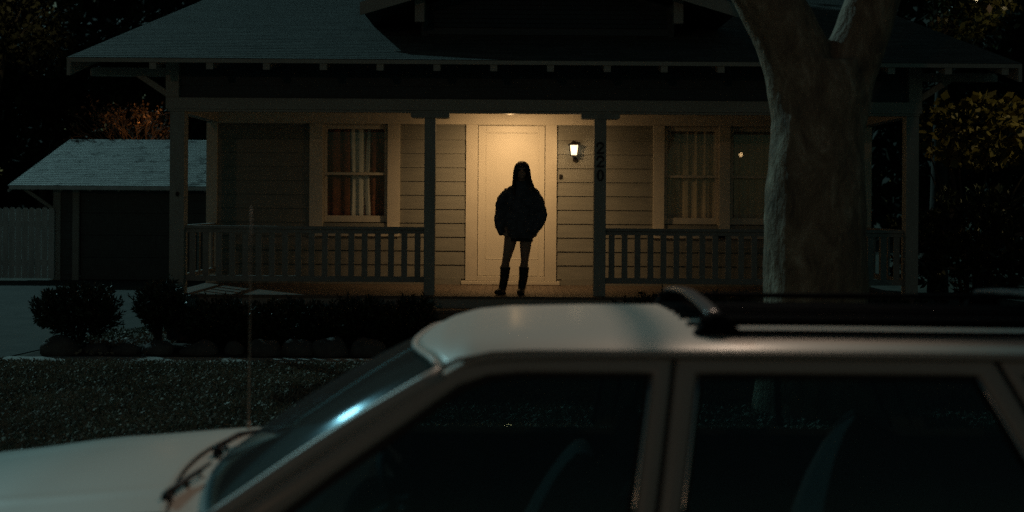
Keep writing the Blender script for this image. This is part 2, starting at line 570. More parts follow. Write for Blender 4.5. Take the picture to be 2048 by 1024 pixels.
# trim on the front wall
t = MB()
t.box(XL, YW - .045, 2.932, XR, YW - .0, ZC)                          # frieze under the ceiling
t.box(XL - .06, YW - .05, ZF, XL + .09, YW + .05, 2.932)              # corner boards
t.box(XR - .10, YW - .05, ZF, XR + .04, YW + .05, 2.932)
H(t, 'frieze_trim', M['trim'], bevel=.004)
t = MB()
t.box(XL + .09, YW - .036, ZF, -.70, YW - .004, ZF + .085)
t.box(.69, YW - .036, ZF, XR - .10, YW - .004, ZF + .085)
H(t, 'baseboard', M['siding'])

# door
d = H(MB().box(-.470, YW - .002, ZF + .122, .449, YW + .045, 2.918), 'door', M['door'])
p = MB()
x0, x1, z0, z1 = -.470, .449, ZF + .122, 2.918
p.box(x0, YW - .017, z0, x0 + .108, YW - .004, z1)
p.box(x1 - .082, YW - .017, z0, x1, YW - .004, z1)
p.box(x0 + .108, YW - .017, z1 - .092, x1 - .082, YW - .004, z1)
p.box(x0 + .108, YW - .017, z0, x1 - .082, YW - .004, z0 + .235)
p.build('door_stile', M['door'], d, bevel=.004)
p = MB()
i0, i1, j0, j1 = x0 + .108, x1 - .082, z0 + .235, z1 - .092
for a, c_ in (((i0, j0), (i0, j1)), ((i1, j0), (i1, j1)), ((i0, j0), (i1, j0)), ((i0, j1), (i1, j1))):
    p.bar((a[0], YW - .012, a[1]), (c_[0], YW - .012, c_[1]), .016, .016, up=(0, 1, 0))
p.build('door_moulding', M['door'], d, smooth=False, bevel=.004)
p = MB().tube([(.415, YW - .015, 1.74), (.415, YW - .06, 1.74)], .012, 10).ball((.415, YW - .075, 1.74), .027)
p.build('door_knob', M['dark_metal'], d, smooth=True)
p = MB()
p.box(-.640, YW - .05, ZF + .055, -.476, YW - .002, 2.932)
p.box(.456, YW - .05, ZF + .055, .617, YW - .002, 2.932)
p.box(-.476, YW - .046, 2.921, .456, YW - .002, 2.9315)
p.build('door_casing', M['trim'], d, bevel=.004)
p = MB().box(-.695, YW - .10, ZF + .004, .665, YW - .001, ZF + .052)
p.box(-.476, YW - .06, ZF + .0525, .456, YW + .05, ZF + .118)
p.build('door_sill', M['trim'], d, bevel=.006)
H(MB().box(.650, YW - .045, 2.19, .690, YW - .02, 2.25).tube([(.67, YW - .045, 2.22), (.67, YW - .055, 2.22)], .012, 10), 'doorbell', M['dark_metal'])

def window(o, cas, mr, lab=None, left_cas=True):
    """o: rough opening; cas: (left, right) casing widths; mr: height of the meeting rail"""
    x0, x1, z0, z1 = o
    f = MB()
    if cas[0]: f.box(x0 - cas[0], YW - .05, z0 - .06, x0, YW - .001, 2.931)
    if cas[1]: f.box(x1, YW - .05, z0 - .06, x1 + cas[1], YW - .001, 2.931)
    f.box(x0, YW - .001, z0, x0 + .012, YW + .09, z1)          # jamb liners
    f.box(x1 - .012, YW - .001, z0, x1, YW + .09, z1)
    f.box(x0, YW - .001, z1 - .012, x1, YW + .09, z1)
    wn = H(f, 'window', M['trim'], bevel=.003)
    s = MB()
    a0, a1 = x0 + .014, x1 - .014
    for (lo, hi, yo, bot, top) in ((mr - .02, z1 - .014, .0, .032, .05), (z0 + .01, mr + .02, .035, .09, .03)):
        y0, y1 = YW + .012 + yo, YW + .040 + yo
        s.box(a0, y0, lo, a0 + .036, y1, hi)
        s.box(a1 - .036, y0, lo, a1, y1, hi)
        s.box(a0 + .036, y0, lo, a1 - .036, y1, lo + bot)
        s.box(a0 + .036, y0, hi - top, a1 - .036, y1, hi)
    s.build('sash', M['trim'], wn, bevel=.003)
    g = MB()
    g.box(a0 + .037, YW + .024, mr + .012, a1 - .037, YW + .027, z1 - .064)
    g.box(a0 + .037, YW + .059, z0 + .10, a1 - .037, YW + .062, mr - .01)
    g.build('pane', M['glass'], wn)
    k = MB()
    k.box(x0 - .20, YW - .10, z0 - .100, x1 + .20 if cas[1] else x1 + .08, YW - .003, z0 - .062)
    k.box(x0 - .17, YW - .045, z0 - .185, x1 + .17, YW - .002, z0 - .1005)
    k.build('sill', M['trim'], wn, bevel=.005)
    return wn
window(WIN1, (.185, .172), 2.243)
window(WIN2, (.155, .15), 2.235)
window(WIN3, (0, .16), 2.235)

# porch floor, skirt and steps
f = MB()
x = XL - .06
while x < XR + .06:
    f.box(x, 14.40, ZF - .03, x + .088, YW - .001, ZF + .0008 * random.uniform(-1, 1))
    x += .0905
H(f, 'porch_floor', M['floor'])
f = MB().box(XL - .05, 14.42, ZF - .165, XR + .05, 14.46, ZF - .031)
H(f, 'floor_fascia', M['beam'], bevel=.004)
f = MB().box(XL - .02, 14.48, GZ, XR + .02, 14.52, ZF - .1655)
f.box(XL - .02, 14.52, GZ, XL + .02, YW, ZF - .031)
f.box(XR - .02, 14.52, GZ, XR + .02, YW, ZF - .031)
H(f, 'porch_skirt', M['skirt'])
f = MB()
for k, (y, z) in enumerate(((14.10, .575), (13.78, .42), (13.46, .265))):
    f.box(-1.0, y, z - .04, 1.07, 14.415, z)
    f.box(-.98, y + .02, GZ, 1.05, 14.41, z - .0405)
H(f, 'front_step', M['floor'], bevel=.006)

# posts with caps
def post(x0, x1, cap):
    q = MB().box(x0, 14.5, ZF, x1, 14.5 + (x1 - x0), 2.94)
    o = H(q, 'porch_post', M['post'], bevel=.006)
    if cap:
        xc = (x0 + x1) / 2
        c_ = MB().prism([(xc - .235, 14.48, 2.939), (xc + .235, 14.48, 2.939), (xc + .235, 14.48, 2.895), (xc + .215, 14.48, 2.880), (xc - .215, 14.48, 2.880), (xc - .235, 14.48, 2.895)], (0, .19, 0))
        c_.build('post_cap', M['post'], o)
    return o
P1 = post(-4.175, -3.997, False)
P2 = post(-1.072, -.938, True)
P3 = post(.999, 1.145, True)
P4 = post(4.80, 4.955, False)
tag(MB().ball((-4.075, 14.49, 1.93), (.022, .02, .03)).build('hook', M['dark_metal'], P1, smooth=True))
# beam round the porch
q = MB()
q.box(XL - .05, 14.47, 2.968, XR + .05, 14.60, 3.107)
q.box(XL - .03, 14.485, 2.940, XR + .03, 14.60, 2.9675)
q.box(XL - .03, 14.601, 2.942, XL + .11, YW - .06, 3.10)
q.box(XR - .11, 14.601, 2.942, XR + .03, YW - .06, 3.10)
H(q, 'porch_beam', M['beam'], bevel=.004)
q = MB().box(XL + .11, 14.601, ZC, XR - .11, YW, ZC + .03)
x = XL + .2
while x < XR - .1:
    q.box(x, 14.605, ZC - .004, x + .094, YW - .05, ZC - .0005)
    x += .1
H(q, 'porch_ceiling', M['ceil'])
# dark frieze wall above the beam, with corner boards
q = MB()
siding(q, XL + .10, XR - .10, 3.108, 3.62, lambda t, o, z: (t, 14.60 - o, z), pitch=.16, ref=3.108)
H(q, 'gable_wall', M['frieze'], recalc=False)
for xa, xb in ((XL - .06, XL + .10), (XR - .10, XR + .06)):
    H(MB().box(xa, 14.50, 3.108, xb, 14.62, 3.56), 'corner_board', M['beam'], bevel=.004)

# main roof: stepped shingle courses
RX0, RX1, RY0, RZ0, SL = -5.17, 5.90, 13.80, 3.505, 0.280
RYR = 20.7
def courses(mb, x0, x1, y0, z0, sl, y1, step=0.125, lift=0.0045, xclip=None):
    n = max(1, int(round((y1 - y0) / step)))
    st = (y1 - y0) / n
    for i in range(n):
        ya, yb = y0 + i * st, y0 + (i + 1) * st
        za, zb = z0 + (ya - y0) * sl, z0 + (yb - y0) * sl
        xi = [x0 + (x1 - x0) * k / 14 for k in range(15)]
        jit = [random.uniform(-.0035, .0035) for _ in xi]
        k0 = len(mb.v)
        for xx, j in zip(xi, jit):
            mb.v += [(xx, ya + j, za - .004), (xx, ya + j, za + lift + j * .5), (xx, yb, zb + .001)]
        for k in range(14):
            a, c_ = k0 + 3 * k, k0 + 3 * k + 3
            mb.f += [(a, c_, c_ + 1, a + 1), (a + 1, c_ + 1, c_ + 2, a + 2)]
def roof_z(y): return RZ0 + (y - RY0) * SL
r = MB()
courses(r, RX0, RX1, RY0, RZ0, SL, RYR)
ridge = roof_z(RYR)
r.add([(RX0, RYR, ridge), (RX1, RYR, ridge), (RX1, 27.8, ridge - 2.0), (RX0, 27.8, ridge - 2.0)], [(0, 1, 2, 3)])
roof = H(r, 'roof', M['roof'], recalc=False)
r = MB()
r.add([(RX0, RY0 + .004, RZ0 - .012), (RX1, RY0 + .004, RZ0 - .012), (RX1, RYR, ridge - .012), (RX0, RYR, ridge - .012)], [(3, 2, 1, 0)])
r.add([(RX0, RYR, ridge - .012), (RX1, RYR, ridge - .012), (RX1, 27.8, ridge - 2.012), (RX0, 27.8, ridge - 2.012)], [(3, 2, 1, 0)])
r.build('roof_deck', M['frieze'], roof, recalc=False)
r = MB().box(RX0, RY0 - .012, RZ0 - .052, RX1, RY0 + .003, RZ0 - .006)
r.build('eave_fascia', M['beam'], roof)
for sx in (RX0, RX1):
    e = 1 if sx < 0 else -1
    r = MB()
    x_a, x_b = sx, sx + e * .042
    for (ya, yb, za, zb) in ((RY0 - .013, RYR, RZ0 - .006, ridge - .006), (RYR, 27.8, ridge - .006, ridge - 2.0)):
        r.prism([(x_a, ya, za), (x_a, yb, zb), (x_a, yb, zb - .205), (x_a, ya, za - .205)], (x_b - x_a, 0, 0))
    r.build('barge_board', M['beam'], roof)
for k in range(16):
    x = -4.18 + k * .6595
    r = MB()
    y0, y1 = RY0 + .006, 14.62
    zt0, zt1 = RZ0 - .053, RZ0 - .053 + (y1 - y0) * SL
    r.prism([(x - .04, y0, zt0), (x - .04, y1, zt1), (x - .04, y1, zt1 - .09), (x - .04, y0, zt0 - .075)], (.08, 0, 0))
    r.build('rafter_tail', M['beam'], roof)
# gable lookouts and knee braces
for sx, e in ((XL, -1), (XR, 1)):
    for yy in (14.62,):
        zt = 3.475
        r = MB()
        xe = sx + e * .97
        r.prism([(sx, yy - .06, zt), (xe, yy - .06, zt), (xe + e * .03, yy - .06, zt - .03), (xe + e * .03, yy - .06, zt - .1), (sx, yy - .06, zt - .1)], (0, .11, 0))
        lo = H(r, 'lookout_beam', M['beam'])
        MB().bar((sx + e * .02, yy - .01, 3.13), (sx + e * .43, yy - .01, 3.40), .085, .07).build('knee_brace', M['beam'], lo)
# gutter litter on the left gable and roof
# dormer
DX0, DX1, DY = -1.235, 2.151, 15.75
dz0 = roof_z(DY)
dz1 = dz0 + .40          # height of the dormer eaves
xm = (DX0 + DX1) / 2
apex = dz1 + (DX1 - xm) * .30
q = MB()
q.prism([(DX0 + .02, DY + .02, dz0 - .15), (DX1 - .02, DY + .02, dz0 - .15), (DX1 - .02, DY + .02, dz1), (xm, DY + .02, apex), (DX0 + .02, DY + .02, dz1)], (0, 4.3, 0))
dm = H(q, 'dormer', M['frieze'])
MB().box(DX0 + .10, DY - .02, dz0 + .02, DX1 - .10, DY + .018, dz0 + .10).build('dormer_sill', M['frieze'], dm)
q = MB()
z = dz0 + .12
while z < apex - .12:
    w_ = min(DX1 - xm - .12, (apex - .08 - z) / .30)
    q.add([(xm - w_, DY - .015, z), (xm + w_, DY - .015, z), (xm + w_, DY + .012, z + .055), (xm - w_, DY + .012, z + .055)], [(0, 1, 2, 3)])
    z += .06
q.build('dormer_louvre', M['frieze'], dm, recalc=False)
for x in (DX0 + .035, DX1 - .035):
    q = MB().box(x - .062, DY - .52, dz0 + .11, x + .062, DY - .40, dz1 + .12)
    q.prism([(x - .045, DY - .40, dz0 + .22), (x - .045, DY + .018, dz1 - .08), (x - .045, DY + .018, dz1 + .04), (x - .045, DY - .40, dz0 + .34)], (.09, 0, 0))
    q.build('dormer_bracket', M['beam'], dm, bevel=.004)
ov = .70
for e in (-1, 1):
    xe = xm + e * ((DX1 - DX0) / 2 + ov)
    ze = dz1 + .05 - ov * .30
    za = apex + .05
    q = MB().prism([(xe, DY - .74, ze), (xm, DY - .74, za), (xm, DY - .74, za + .07), (xe, DY - .74, ze + .07)], (0, 5.4, 0))
    q.build('dormer_roof', M['roof'], dm)
    q = MB().prism([(xe - e * .002, DY - .77, ze - .09), (xm, DY - .77, za - .09), (xm, DY - .77, za + .075), (xe - e * .002, DY - .77, ze + .075)], (0, .029, 0))
    q.build('dormer_barge', M['beam'], dm)

# railings (each bay a part of the house, balusters below it)
def railing(a, c_, n, flat):
    """a, c_: ends (x, y); n balusters"""
    a, c_ = Vector((*a, 0)), Vector((*c_, 0))
    d = (c_ - a).normalized()
    m = MB()
    m.bar(a + Vector((0, 0, 1.530)), c_ + Vector((0, 0, 1.530)), .088, .036)
    R = H(m, 'porch_railing', M['rail'], bevel=.004)
    MB().bar(a + Vector((0, 0, 1.488)), c_ + Vector((0, 0, 1.488)), .04, .046).build('upper_rail', M['rail'], R)
    MB().bar(a + Vector((0, 0, .905)), c_ + Vector((0, 0, .905)), .05, .07).build('bottom_rail', M['rail'], R, bevel=.003)
    L = (c_ - a).length
    for k in range(n):
        p = a + d * (L * (k + .5) / n)
        if flat == 'x':
            q = MB().box(p.x - .036, p.y - .011, .941, p.x + .036, p.y + .011, 1.464)
        else:
            q = MB().box(p.x - .011, p.y - .042, .941, p.x + .011, p.y + .042, 1.464)
        q.build('baluster', M['rail'], R)
    return R
railing((-3.996, 14.60), (-1.073, 14.60), 18, 'x')
railing((1.146, 14.60), (4.80, 14.60), 23, 'x')
railing((-4.09, 14.68), (-4.09, 16.45), 5, 'y')
railing((4.87, 14.66), (4.87, 16.45), 6, 'y')

# ---- curtains behind the panes
def curtain(x0, x1, z0, z1, y, folds, amp, m, label, cat='curtain', pinch=0.0, group=None, shift=0.0):
    us = np.linspace(0, 1, folds * 10 + 1)
    zs = np.linspace(0, 1, 12)
    ph = [random.uniform(-.8, .8) for _ in range(folds + 2)]
    def fn(u, v):
        z = z0 + (z1 - z0) * v
        k = 1 - pinch * (1 - abs(2 * v - .75)) * .5
        xc = (x0 + x1) / 2 + shift * (v - .5)
        x = xc + (x0 + (x1 - x0) * u - (x0 + x1) / 2) * k
        f = u * folds
        wv = math.sin(2 * PI * f + ph[int(f)] * .5) + .35 * math.sin(2 * PI * f * 2.3 + 1 + v)
        return (x, y + amp * wv * (.75 + .25 * v) + .01 * math.sin(3 * v + 5 * u), z)
    o = MB().grid(fn, us, zs).build('curtain', m, None, smooth=True, recalc=False)
    s = o.modifiers.new('thick', 'SOLIDIFY')
    s.thickness = .003
    return tag(o, label, cat, group)
G = 'curtains in the front windows'
curtain(-2.62, -2.26, 1.60, 2.90, YW + .12, 2, .026, M['curt_brown'], 'reddish brown drape at the left side of the window left of the door', group=G)
curtain(-2.06, -1.72, 1.60, 2.90, YW + .12, 2, .026, M['curt_brown'], 'reddish brown drape at the right side of the window left of the door', group=G)
curtain(-2.33, -1.96, 1.60, 2.90, YW + .135, 3, .026, M['curt_white'], 'white curtain between two reddish brown drapes in the window left of the door', pinch=.35, group=G)
curtain(2.08, 2.88, 1.58, 2.91, YW + .12, 6, .025, M['curt_beige'], 'dim beige curtain in the window between the number post and the tree trunk', group=G)
curtain(3.10, 3.80, 1.58, 2.91, YW + .13, 5, .025, M['curt_beige'], 'dark beige curtain in the window partly hidden by the tree trunk', group=G)

# ---- lamps on the porch
cl = thing('ceiling_lamp', 'small flush lamp on the porch ceiling above the door', 'lamp', (-.03, 15.45, ZC - .004))
MB().tube([(0, 0, 0), (0, 0, -.03), (0, 0, -.085), (0, 0, -.09)], [.085, .10, .10, .085], 24).build('lamp_base', M['dark_metal'], cl, smooth=True, angle=40)
MB().ball((0, 0, -.09), (.075, .075, .012), 20, 8).build('lamp_shade', M['globe'], cl, smooth=True)

wl = thing('wall_lantern', 'lit black carriage lantern on the siding right of the front door', 'lamp', (.847, YW - .02, 2.61))
wl.scale = (.80, .80, .80)
MB().tube([(0.03, .0, -.19), (0.03, -.025, -.19)], .045, 14).build('wall_plate', M['dark_metal'], wl, smooth=True, angle=40)
MB().tube([(0.03, -.02, -.19), (0.02, -.06, -.19), (0.0, -.09, -.16), (0, -.10, -.13)], .010, 8).build('arm', M['dark_metal'], wl, smooth=True)
c0 = (0, -.10)
cap = MB()
def ring(z, r): return [(c0[0] + r * a, c0[1] + r * b_, z) for a, b_ in ((-1, -1), (1, -1), (1, 1), (-1, 1))]
rs = [ring(.058, .098), ring(.066, .098), ring(.098, .045), ring(.118, .028), ring(.124, .028), ring(.135, .012)]
for i in range(len(rs) - 1):
    cap.add(rs[i] + rs[i + 1], [(j, (j + 1) % 4, 4 + (j + 1) % 4, 4 + j) for j in range(4)])
cap.add(rs[0], [(3, 2, 1, 0)])
cap.add(rs[-1], [(0, 1, 2, 3)])
cap.build('lantern_cap', M['dark_metal'], wl)
cage = MB()
tp, bt = ring(.058, .076), ring(-.125, .054)
for i in range(4):
    cage.bar(tp[i], bt[i], .010, .010)
    cage.bar(bt[i], bt[(i + 1) % 4], .012, .012)
    cage.bar(tp[i], tp[(i + 1) % 4], .010, .010)
cage.add(ring(-.136, .058) + ring(-.127, .058), [(3, 2, 1, 0), (4, 5, 6, 7), (0, 1, 5, 4), (1, 2, 6, 5), (2, 3, 7, 6), (3, 0, 4, 7)])
cage.build('lantern_cage', M['dark_metal'], wl)
pn = MB()
a, c_ = ring(.052, .070), ring(-.120, .049)
pn.add(a + c_, [(j, 4 + j, 4 + (j + 1) % 4, (j + 1) % 4) for j in range(4)])
pn.build('lantern_pane', M['lantern_glass'], wl)

# ---- house number 2 2 0 down the post
hn = thing('house_number', 'black iron digits 220 down the front of the porch post', 'house number', (1.07, 14.497, 2.36))
def stroke(pts, ws):
    m = MB()
    n = len(pts)
    vs = []
    for i, (x, z) in enumerate(pts):
        ax, az = pts[max(i - 1, 0)]
        bx, bz = pts[min(i + 1, n - 1)]
        dx, dz = bx - ax, bz - az
        L = math.hypot(dx, dz)
        nx, nz = -dz / L, dx / L
        w_ = ws[i] / 2
        vs += [(x + nx * w_, 0, z + nz * w_), (x - nx * w_, 0, z - nz * w_), (x + nx * w_, -.010, z + nz * w_), (x - nx * w_, -.010, z - nz * w_)]
    fs = []
    for i in range(n - 1):
        k = 4 * i
        fs += [(k + 2, k + 3, k + 7, k + 6), (k, k + 4, k + 5, k + 1), (k, k + 2, k + 6, k + 4), (k + 1, k + 5, k + 7, k + 3)]
    fs += [(0, 1, 3, 2), (4 * n - 4, 4 * n - 2, 4 * n - 1, 4 * n - 3)]
    return m.add(vs, fs)
def two():
    pts, ws = [], []
    for k in range(13):
        th = math.radians(200 - k * 19)
        pts.append((.040 * math.cos(th) * .95, .033 + .034 * math.sin(th)))
        ws.append(.012 + .014 * math.sin(PI * k / 12) ** 1.5)
    pts += [(.012, .002), (-.012, -.028), (-.038, -.054)]
    ws += [.022, .018, .013]
    m = stroke(pts, ws)
    m2 = stroke([(-.044, -.058), (0, -.058), (.036, -.058), (.044, -.040)], [.020, .022, .020, .008])
    return m.add(m2.v, m2.f).add(MB().ball((-.036, -.004, .026), (.011, .005, .011), 10, 6).v, MB().ball((-.036, -.004, .026), (.011, .005, .011), 10, 6).f)
def zero():
    n = 28
    vs, fs = [], []
    for k in range(n):
        th = 2 * PI * k / n
        c_, s_ = math.cos(th), math.sin(th)
        for (a, b_, y) in ((.042, .072, 0), (.020, .058, 0), (.042, .072, -.010), (.020, .058, -.010)):
            vs.append((a * c_, y, b_ * s_))
    for k in range(n):
        a, b_ = 4 * k, 4 * ((k + 1) % n)
        fs += [(a + 2, a + 3, b_ + 3, b_ + 2), (a, b_, b_ + 1, a + 1), (a, a + 2, b_ + 2, b_), (a + 1, b_ + 1, b_ + 3, a + 3)]
    return MB().add(vs, fs)
for k, (mk, dz) in enumerate(((two, .163), (two, 0.0), (zero, -.166))):
    o = mk().build('digit', M['digit'], hn)
    o.location = (0.002 * k, 0, dz)

# ------------------------------------------------------------------ garage, fence
gy, gz = 25.45, 2.155
GX0, GX1 = -10.78, -4.8
gar = thing('garage', 'detached garage with a low pale grey shingle roof at the end of the driveway', 'garage', (-7.5, 27.5, GZ))
def Gp(mb, name, m, parent=None, **k):
    o = mb.build(name, m, parent or gar, **k)
    if parent is None: o.location = (7.5, -27.5, -GZ)
    return o
q = MB()
fr2 = lambda t, o, z: (t, 26.05 - o, z)
siding(q, -9.97, -9.45, GZ, 2.25, fr2)
siding(q, -9.45, -5.3, 2.05, 2.25, fr2)
siding(q, 32.0, 26.05, GZ, 2.3, lambda t, o, z: (-9.97 - o, t, z))
q.box(-9.97, 31.9, GZ, -5.3, 32, 2.2)
q.prism([(-9.97, 26.05, 2.24), (-9.97, 29, 3.2), (-9.97, 32, 2.24)], (.04, 0, 0))
Gp(q, 'garage_wall', M['garage'], recalc=False)
q = MB().box(-9.6, 26.0, GZ, -9.46, 26.06, 2.06).box(-10.02, 25.99, GZ, -9.86, 26.06, 2.24).box(-9.6, 25.995, 2.061, -5.3, 26.06, 2.16)
Gp(q, 'garage_trim', M['beam'])
q = MB()
for k in range(4):
    z0_ = GZ + .01 + k * .488
    q.box(-9.455, 26.10, z0_, -5.3, 26.14, z0_ + .48)
    for j in range(5):
        xx = -9.40 + j * .84
        q.box(xx, 26.094, z0_ + .06, xx + .76, 26.0995, z0_ + .42)
Gp(q, 'garage_door', M['garage'], bevel=.004)
r = MB()
courses(r, GX0, GX1, gy, gz, .330, 29.0, step=.125, lift=.008)
gr_ = gz + 3.55 * .33
r.add([(GX0, 29, gr_), (GX1, 29, gr_), (GX1, 32.5, gz), (GX0, 32.5, gz)], [(0, 1, 2, 3)])
grf = Gp(r, 'roof', M['groof'], recalc=False)
r = MB().box(GX0, gy - .02, gz - .085, GX1, gy + .0, gz - .006)
for ya, yb, za, zb in ((gy - .02, 29.0, gz - .006, gr_ - .006), (29.0, 32.5, gr_ - .006, gz)):
    r.prism([(GX0, ya, za), (GX0, yb, zb), (GX0, yb, zb - .14), (GX0, ya, za - .14)], (.03, 0, 0))
r.add([(GX0, gy, gz - .012), (GX1, gy, gz - .012), (GX1, 29, gr_ - .012), (GX0, 29, gr_ - .012)], [(3, 2, 1, 0)])
r.build('fascia', M['fence'], grf, recalc=False)
for k in range(9):
    x = GX0 + .5 + k * .62
    MB().bar((x, gy + .02, gz - .07), (x, 26.06, gz + .10), .05, .09).build('rafter_tail', M['beam'], grf)
Gp(MB().bar((-9.97, 25.98, 1.62), (-10.62, 25.7, 2.14), .07, .07), 'eave_brace', M['beam'])

fc = thing('plank_fence', 'pale vertical plank fence left of the garage', 'fence', (-12.2, 25.9, GZ))
q = MB()
x = -4.0
while x < 2.16:
    hh = 1.575 + random.uniform(-.012, .012)
    q.prism([(x, 0, .04), (x + .135, 0, .04), (x + .135, 0, hh - .05), (x + .10, 0, hh), (x + .035, 0, hh), (x, 0, hh - .05)], (0, .02, 0))
    x += .142
q.build('plank', M['fence'], fc)
q = MB().box(-4.0, .021, .35, 2.16, .06, .44).box(-4.0, .021, 1.2, 2.16, .06, 1.29)
q.build('fence_rail', M['fence'], fc)
for x in (-4.0, -1.9, .2, 2.10):
    MB().box(x, .061, 0, x + .09, .15, 1.56).build('fence_post', M['fence'], fc)

# ------------------------------------------------------------------ plants
def shrub(name, label, x, y, z, rx, ry, h, n, cat='shrub', group=None, leaf=.055, m='leaf_dark', upright=.7, stems=14, lift=.22):
    t = thing(name, label, cat, (x, y, z), 0, group)
    s = MB()
    tips = []
    for k in range(stems):
        a = 2 * PI * random.random()
        rr = math.sqrt(random.random())
        tip = Vector((rx * rr * math.cos(a) * .9, ry * rr * math.sin(a) * .9, h * random.uniform(.65, 1.0)))
        mid = Vector((tip.x * .45 + random.uniform(-.05, .05), tip.y * .45, tip.z * .5))
        s.tube([(tip.x * .12, tip.y * .12, -.05), mid, tip], [.012, .008, .004], 5)
        tips.append(tip)
    s.build('stem', M['bark_bg'], t)
    # leafy shoots: clusters of upright leaves along short shoots
    per = 16
    ns = n // per
    d = rng.normal(size=(ns, 3))
    d /= np.linalg.norm(d, axis=1, keepdims=True)
    rr = (.35 + .65 * rng.uniform(0, 1, ns) ** .6)[:, None]
    lump = np.array([1 + .42 * noise.noise(Vector((float(v[0]) * 1.9 + x, float(v[1]) * 1.9, float(v[2]) * 1.9 + y))) for v in d])[:, None]
    zc = h * (lift + (1 - lift) / 2)
    base = d * rr * lump * np.array([rx, ry, h * (1 - lift) / 2]) + np.array([0, 0, zc])
    ax = d * .8 + np.array([0, 0, upright])
    ax /= np.linalg.norm(ax, axis=1, keepdims=True)
    L = rng.uniform(.06, .17, ns)[:, None]
    ks = np.tile(np.linspace(0, 1, per), ns)[:, None]
    C = np.repeat(base, per, 0) + np.repeat(ax * L, per, 0) * ks
    A = np.repeat(ax, per, 0)
    np_quads('foliage', leaves(C, np.full(len(C), leaf), .38, A, .55), M[m], t)
    return t
G = 'shrubs along the porch'
shrub('shrub', 'round clipped shrub standing alone beside the driveway', -5.07, 13.95, GZ + .05, .40, .38, .62, 15000, group=G, stems=18)
shrub('shrub', 'ragged shrub with spiky shoots at the left corner post of the porch', -4.12, 13.95, GZ + .05, .21, .26, .66, 7000, group=G, upright=1.0)
G2 = 'hedge plants under the porch railing'
k = 0
for x, h_, rx_ in ((-3.42, .46, .44), (-2.62, .45, .46), (-1.86, .48, .46), (-1.22, .46, .34), (1.62, .54, .40), (2.5, .52, .5), (3.6, .5, .55), (4.6, .5, .5)):
    lab = ['dark low hedge shrub below the left end of the porch railing', 'dark low hedge shrub under the middle of the left railing',
           'dark low hedge shrub below the window left of the door', 'small dark hedge shrub at the foot of the porch post left of the steps',
           'small dark hedge shrub at the foot of the post with the house number', 'dark hedge shrub under the right railing, left of the tree trunk',
           'dark hedge shrub hidden mostly behind the tree trunk', 'dark hedge shrub at the right end of the porch'][k]
    shrub('hedge_shrub', lab, x, 14.02 + .06 * (k % 2), GZ + .04, rx_, .36, h_, 7500, group=G2, lift=.05)
    k += 1
G3 = 'rocks edging the planting bed'
rl = ['dark rounded boulder at the foot of the round shrub', 'low dark rock right of the round shrub', 'flat pale topped rock between the two shrubs', 'small rock below the ragged shrub',
      'long flat rock left in the row under the hedge', 'squat rock in the shadow of the hedge', 'blocky rock left of the antenna', 'long low rock just right of the antenna',
      'pale rounded rock with a domed top in the row under the hedge', 'pointed grey rock at the right end of the row']
rk = [(-5.10, 13.45, .24, .16, .15), (-4.72, 13.52, .17, .12, .10), (-4.36, 13.5, .15, .12, .09), (-4.0, 13.5, .17, .13, .12), (-3.52, 13.48, .22, .14, .12),
      (-3.12, 13.5, .11, .1, .11), (-2.78, 13.46, .19, .14, .15), (-2.42, 13.5, .21, .13, .14), (-2.05, 13.48, .20, .15, .17), (-1.62, 13.5, .2, .14, .15)]
for (x, y, a, b_, c_), lab in zip(rk, rl):
    m = MB().ball((0, 0, c_ * .35), (a, b_, c_), 22, 14)
    sd = random.uniform(0, 50)
    m.v = [tuple(Vector(p) * (1 + .28 * noise.noise(Vector(p) * 5 + Vector((sd, 0, 0))) + .10 * noise.noise(Vector(p) * 14 + Vector((sd, 0, 0))))) for p in m.v]
    o = m.build('garden_rock', M['rock'], smooth=True)
    o.location = (x, y, GZ)
    tag(o, lab, 'rock', G3)

# the big street tree in front of the porch
tr = thing('street_tree', 'thick patchy barked tree forking in front of the right end of the porch', 'tree', (2.6, 10.0, GZ))
T = MB()
def jt(pts, rad):
    """denser path with smooth interpolation"""
    P, R = [], []
    n = len(pts)
    for i in range(n - 1):
        p0, p1, p2, p3 = (Vector(pts[max(i - 1, 0)]), Vector(pts[i]), Vector(pts[i + 1]), Vector(pts[min(i + 2, n - 1)]))
        for s_ in range(6):
            q_ = s_ / 6
            P.append(.5 * ((2 * p1) + (-p0 + p2) * q_ + (2 * p0 - 5 * p1 + 4 * p2 - p3) * q_ ** 2 + (-p0 + 3 * p1 - 3 * p2 + p3) * q_ ** 3))
            R.append(rad[i] + (rad[i + 1] - rad[i]) * q_)
    P.append(Vector(pts[-1]))
    R.append(rad[-1])
    return P, R
o_ = Vector((2.6, 10, GZ))
def tp_(*p): return Vector(p) - o_
trunk = [(2.56, 10, -.1), (2.56, 10, .3), (2.555, 10, 1.0), (2.545, 10, 1.8), (2.555, 10, 2.4), (2.58, 10, 2.85), (2.585, 10, 3.05)]
P_, R_ = jt([tp_(*p) for p in trunk], [.60, .50, .43, .42, .385, .38, .33])
T.tube(P_, R_, 26)
P_, R_ = jt([tp_(*p) for p in [(2.50, 10, 2.35), (2.44, 9.98, 2.8), (2.32, 9.97, 3.2), (2.12, 9.95, 3.57), (1.80, 9.9, 4.1), (1.3, 9.85, 5.1), (.9, 9.9, 6.8), (.7, 10.1, 8.5)]], [.30, .30, .285, .265, .25, .22, .17, .11])
T.tube(P_, R_, 20)
P_, R_ = jt([tp_(*p) for p in [(2.66, 10, 2.4), (2.76, 10.02, 2.85), (2.90, 10.02, 3.2), (3.03, 10.0, 3.6), (3.25, 10.05, 4.2), (3.6, 10.1, 5.4), (3.8, 10.0, 7.0), (3.9, 9.9, 8.6)]], [.28, .27, .235, .22, .21, .19, .15, .1])
T.tube(P_, R_, 20)
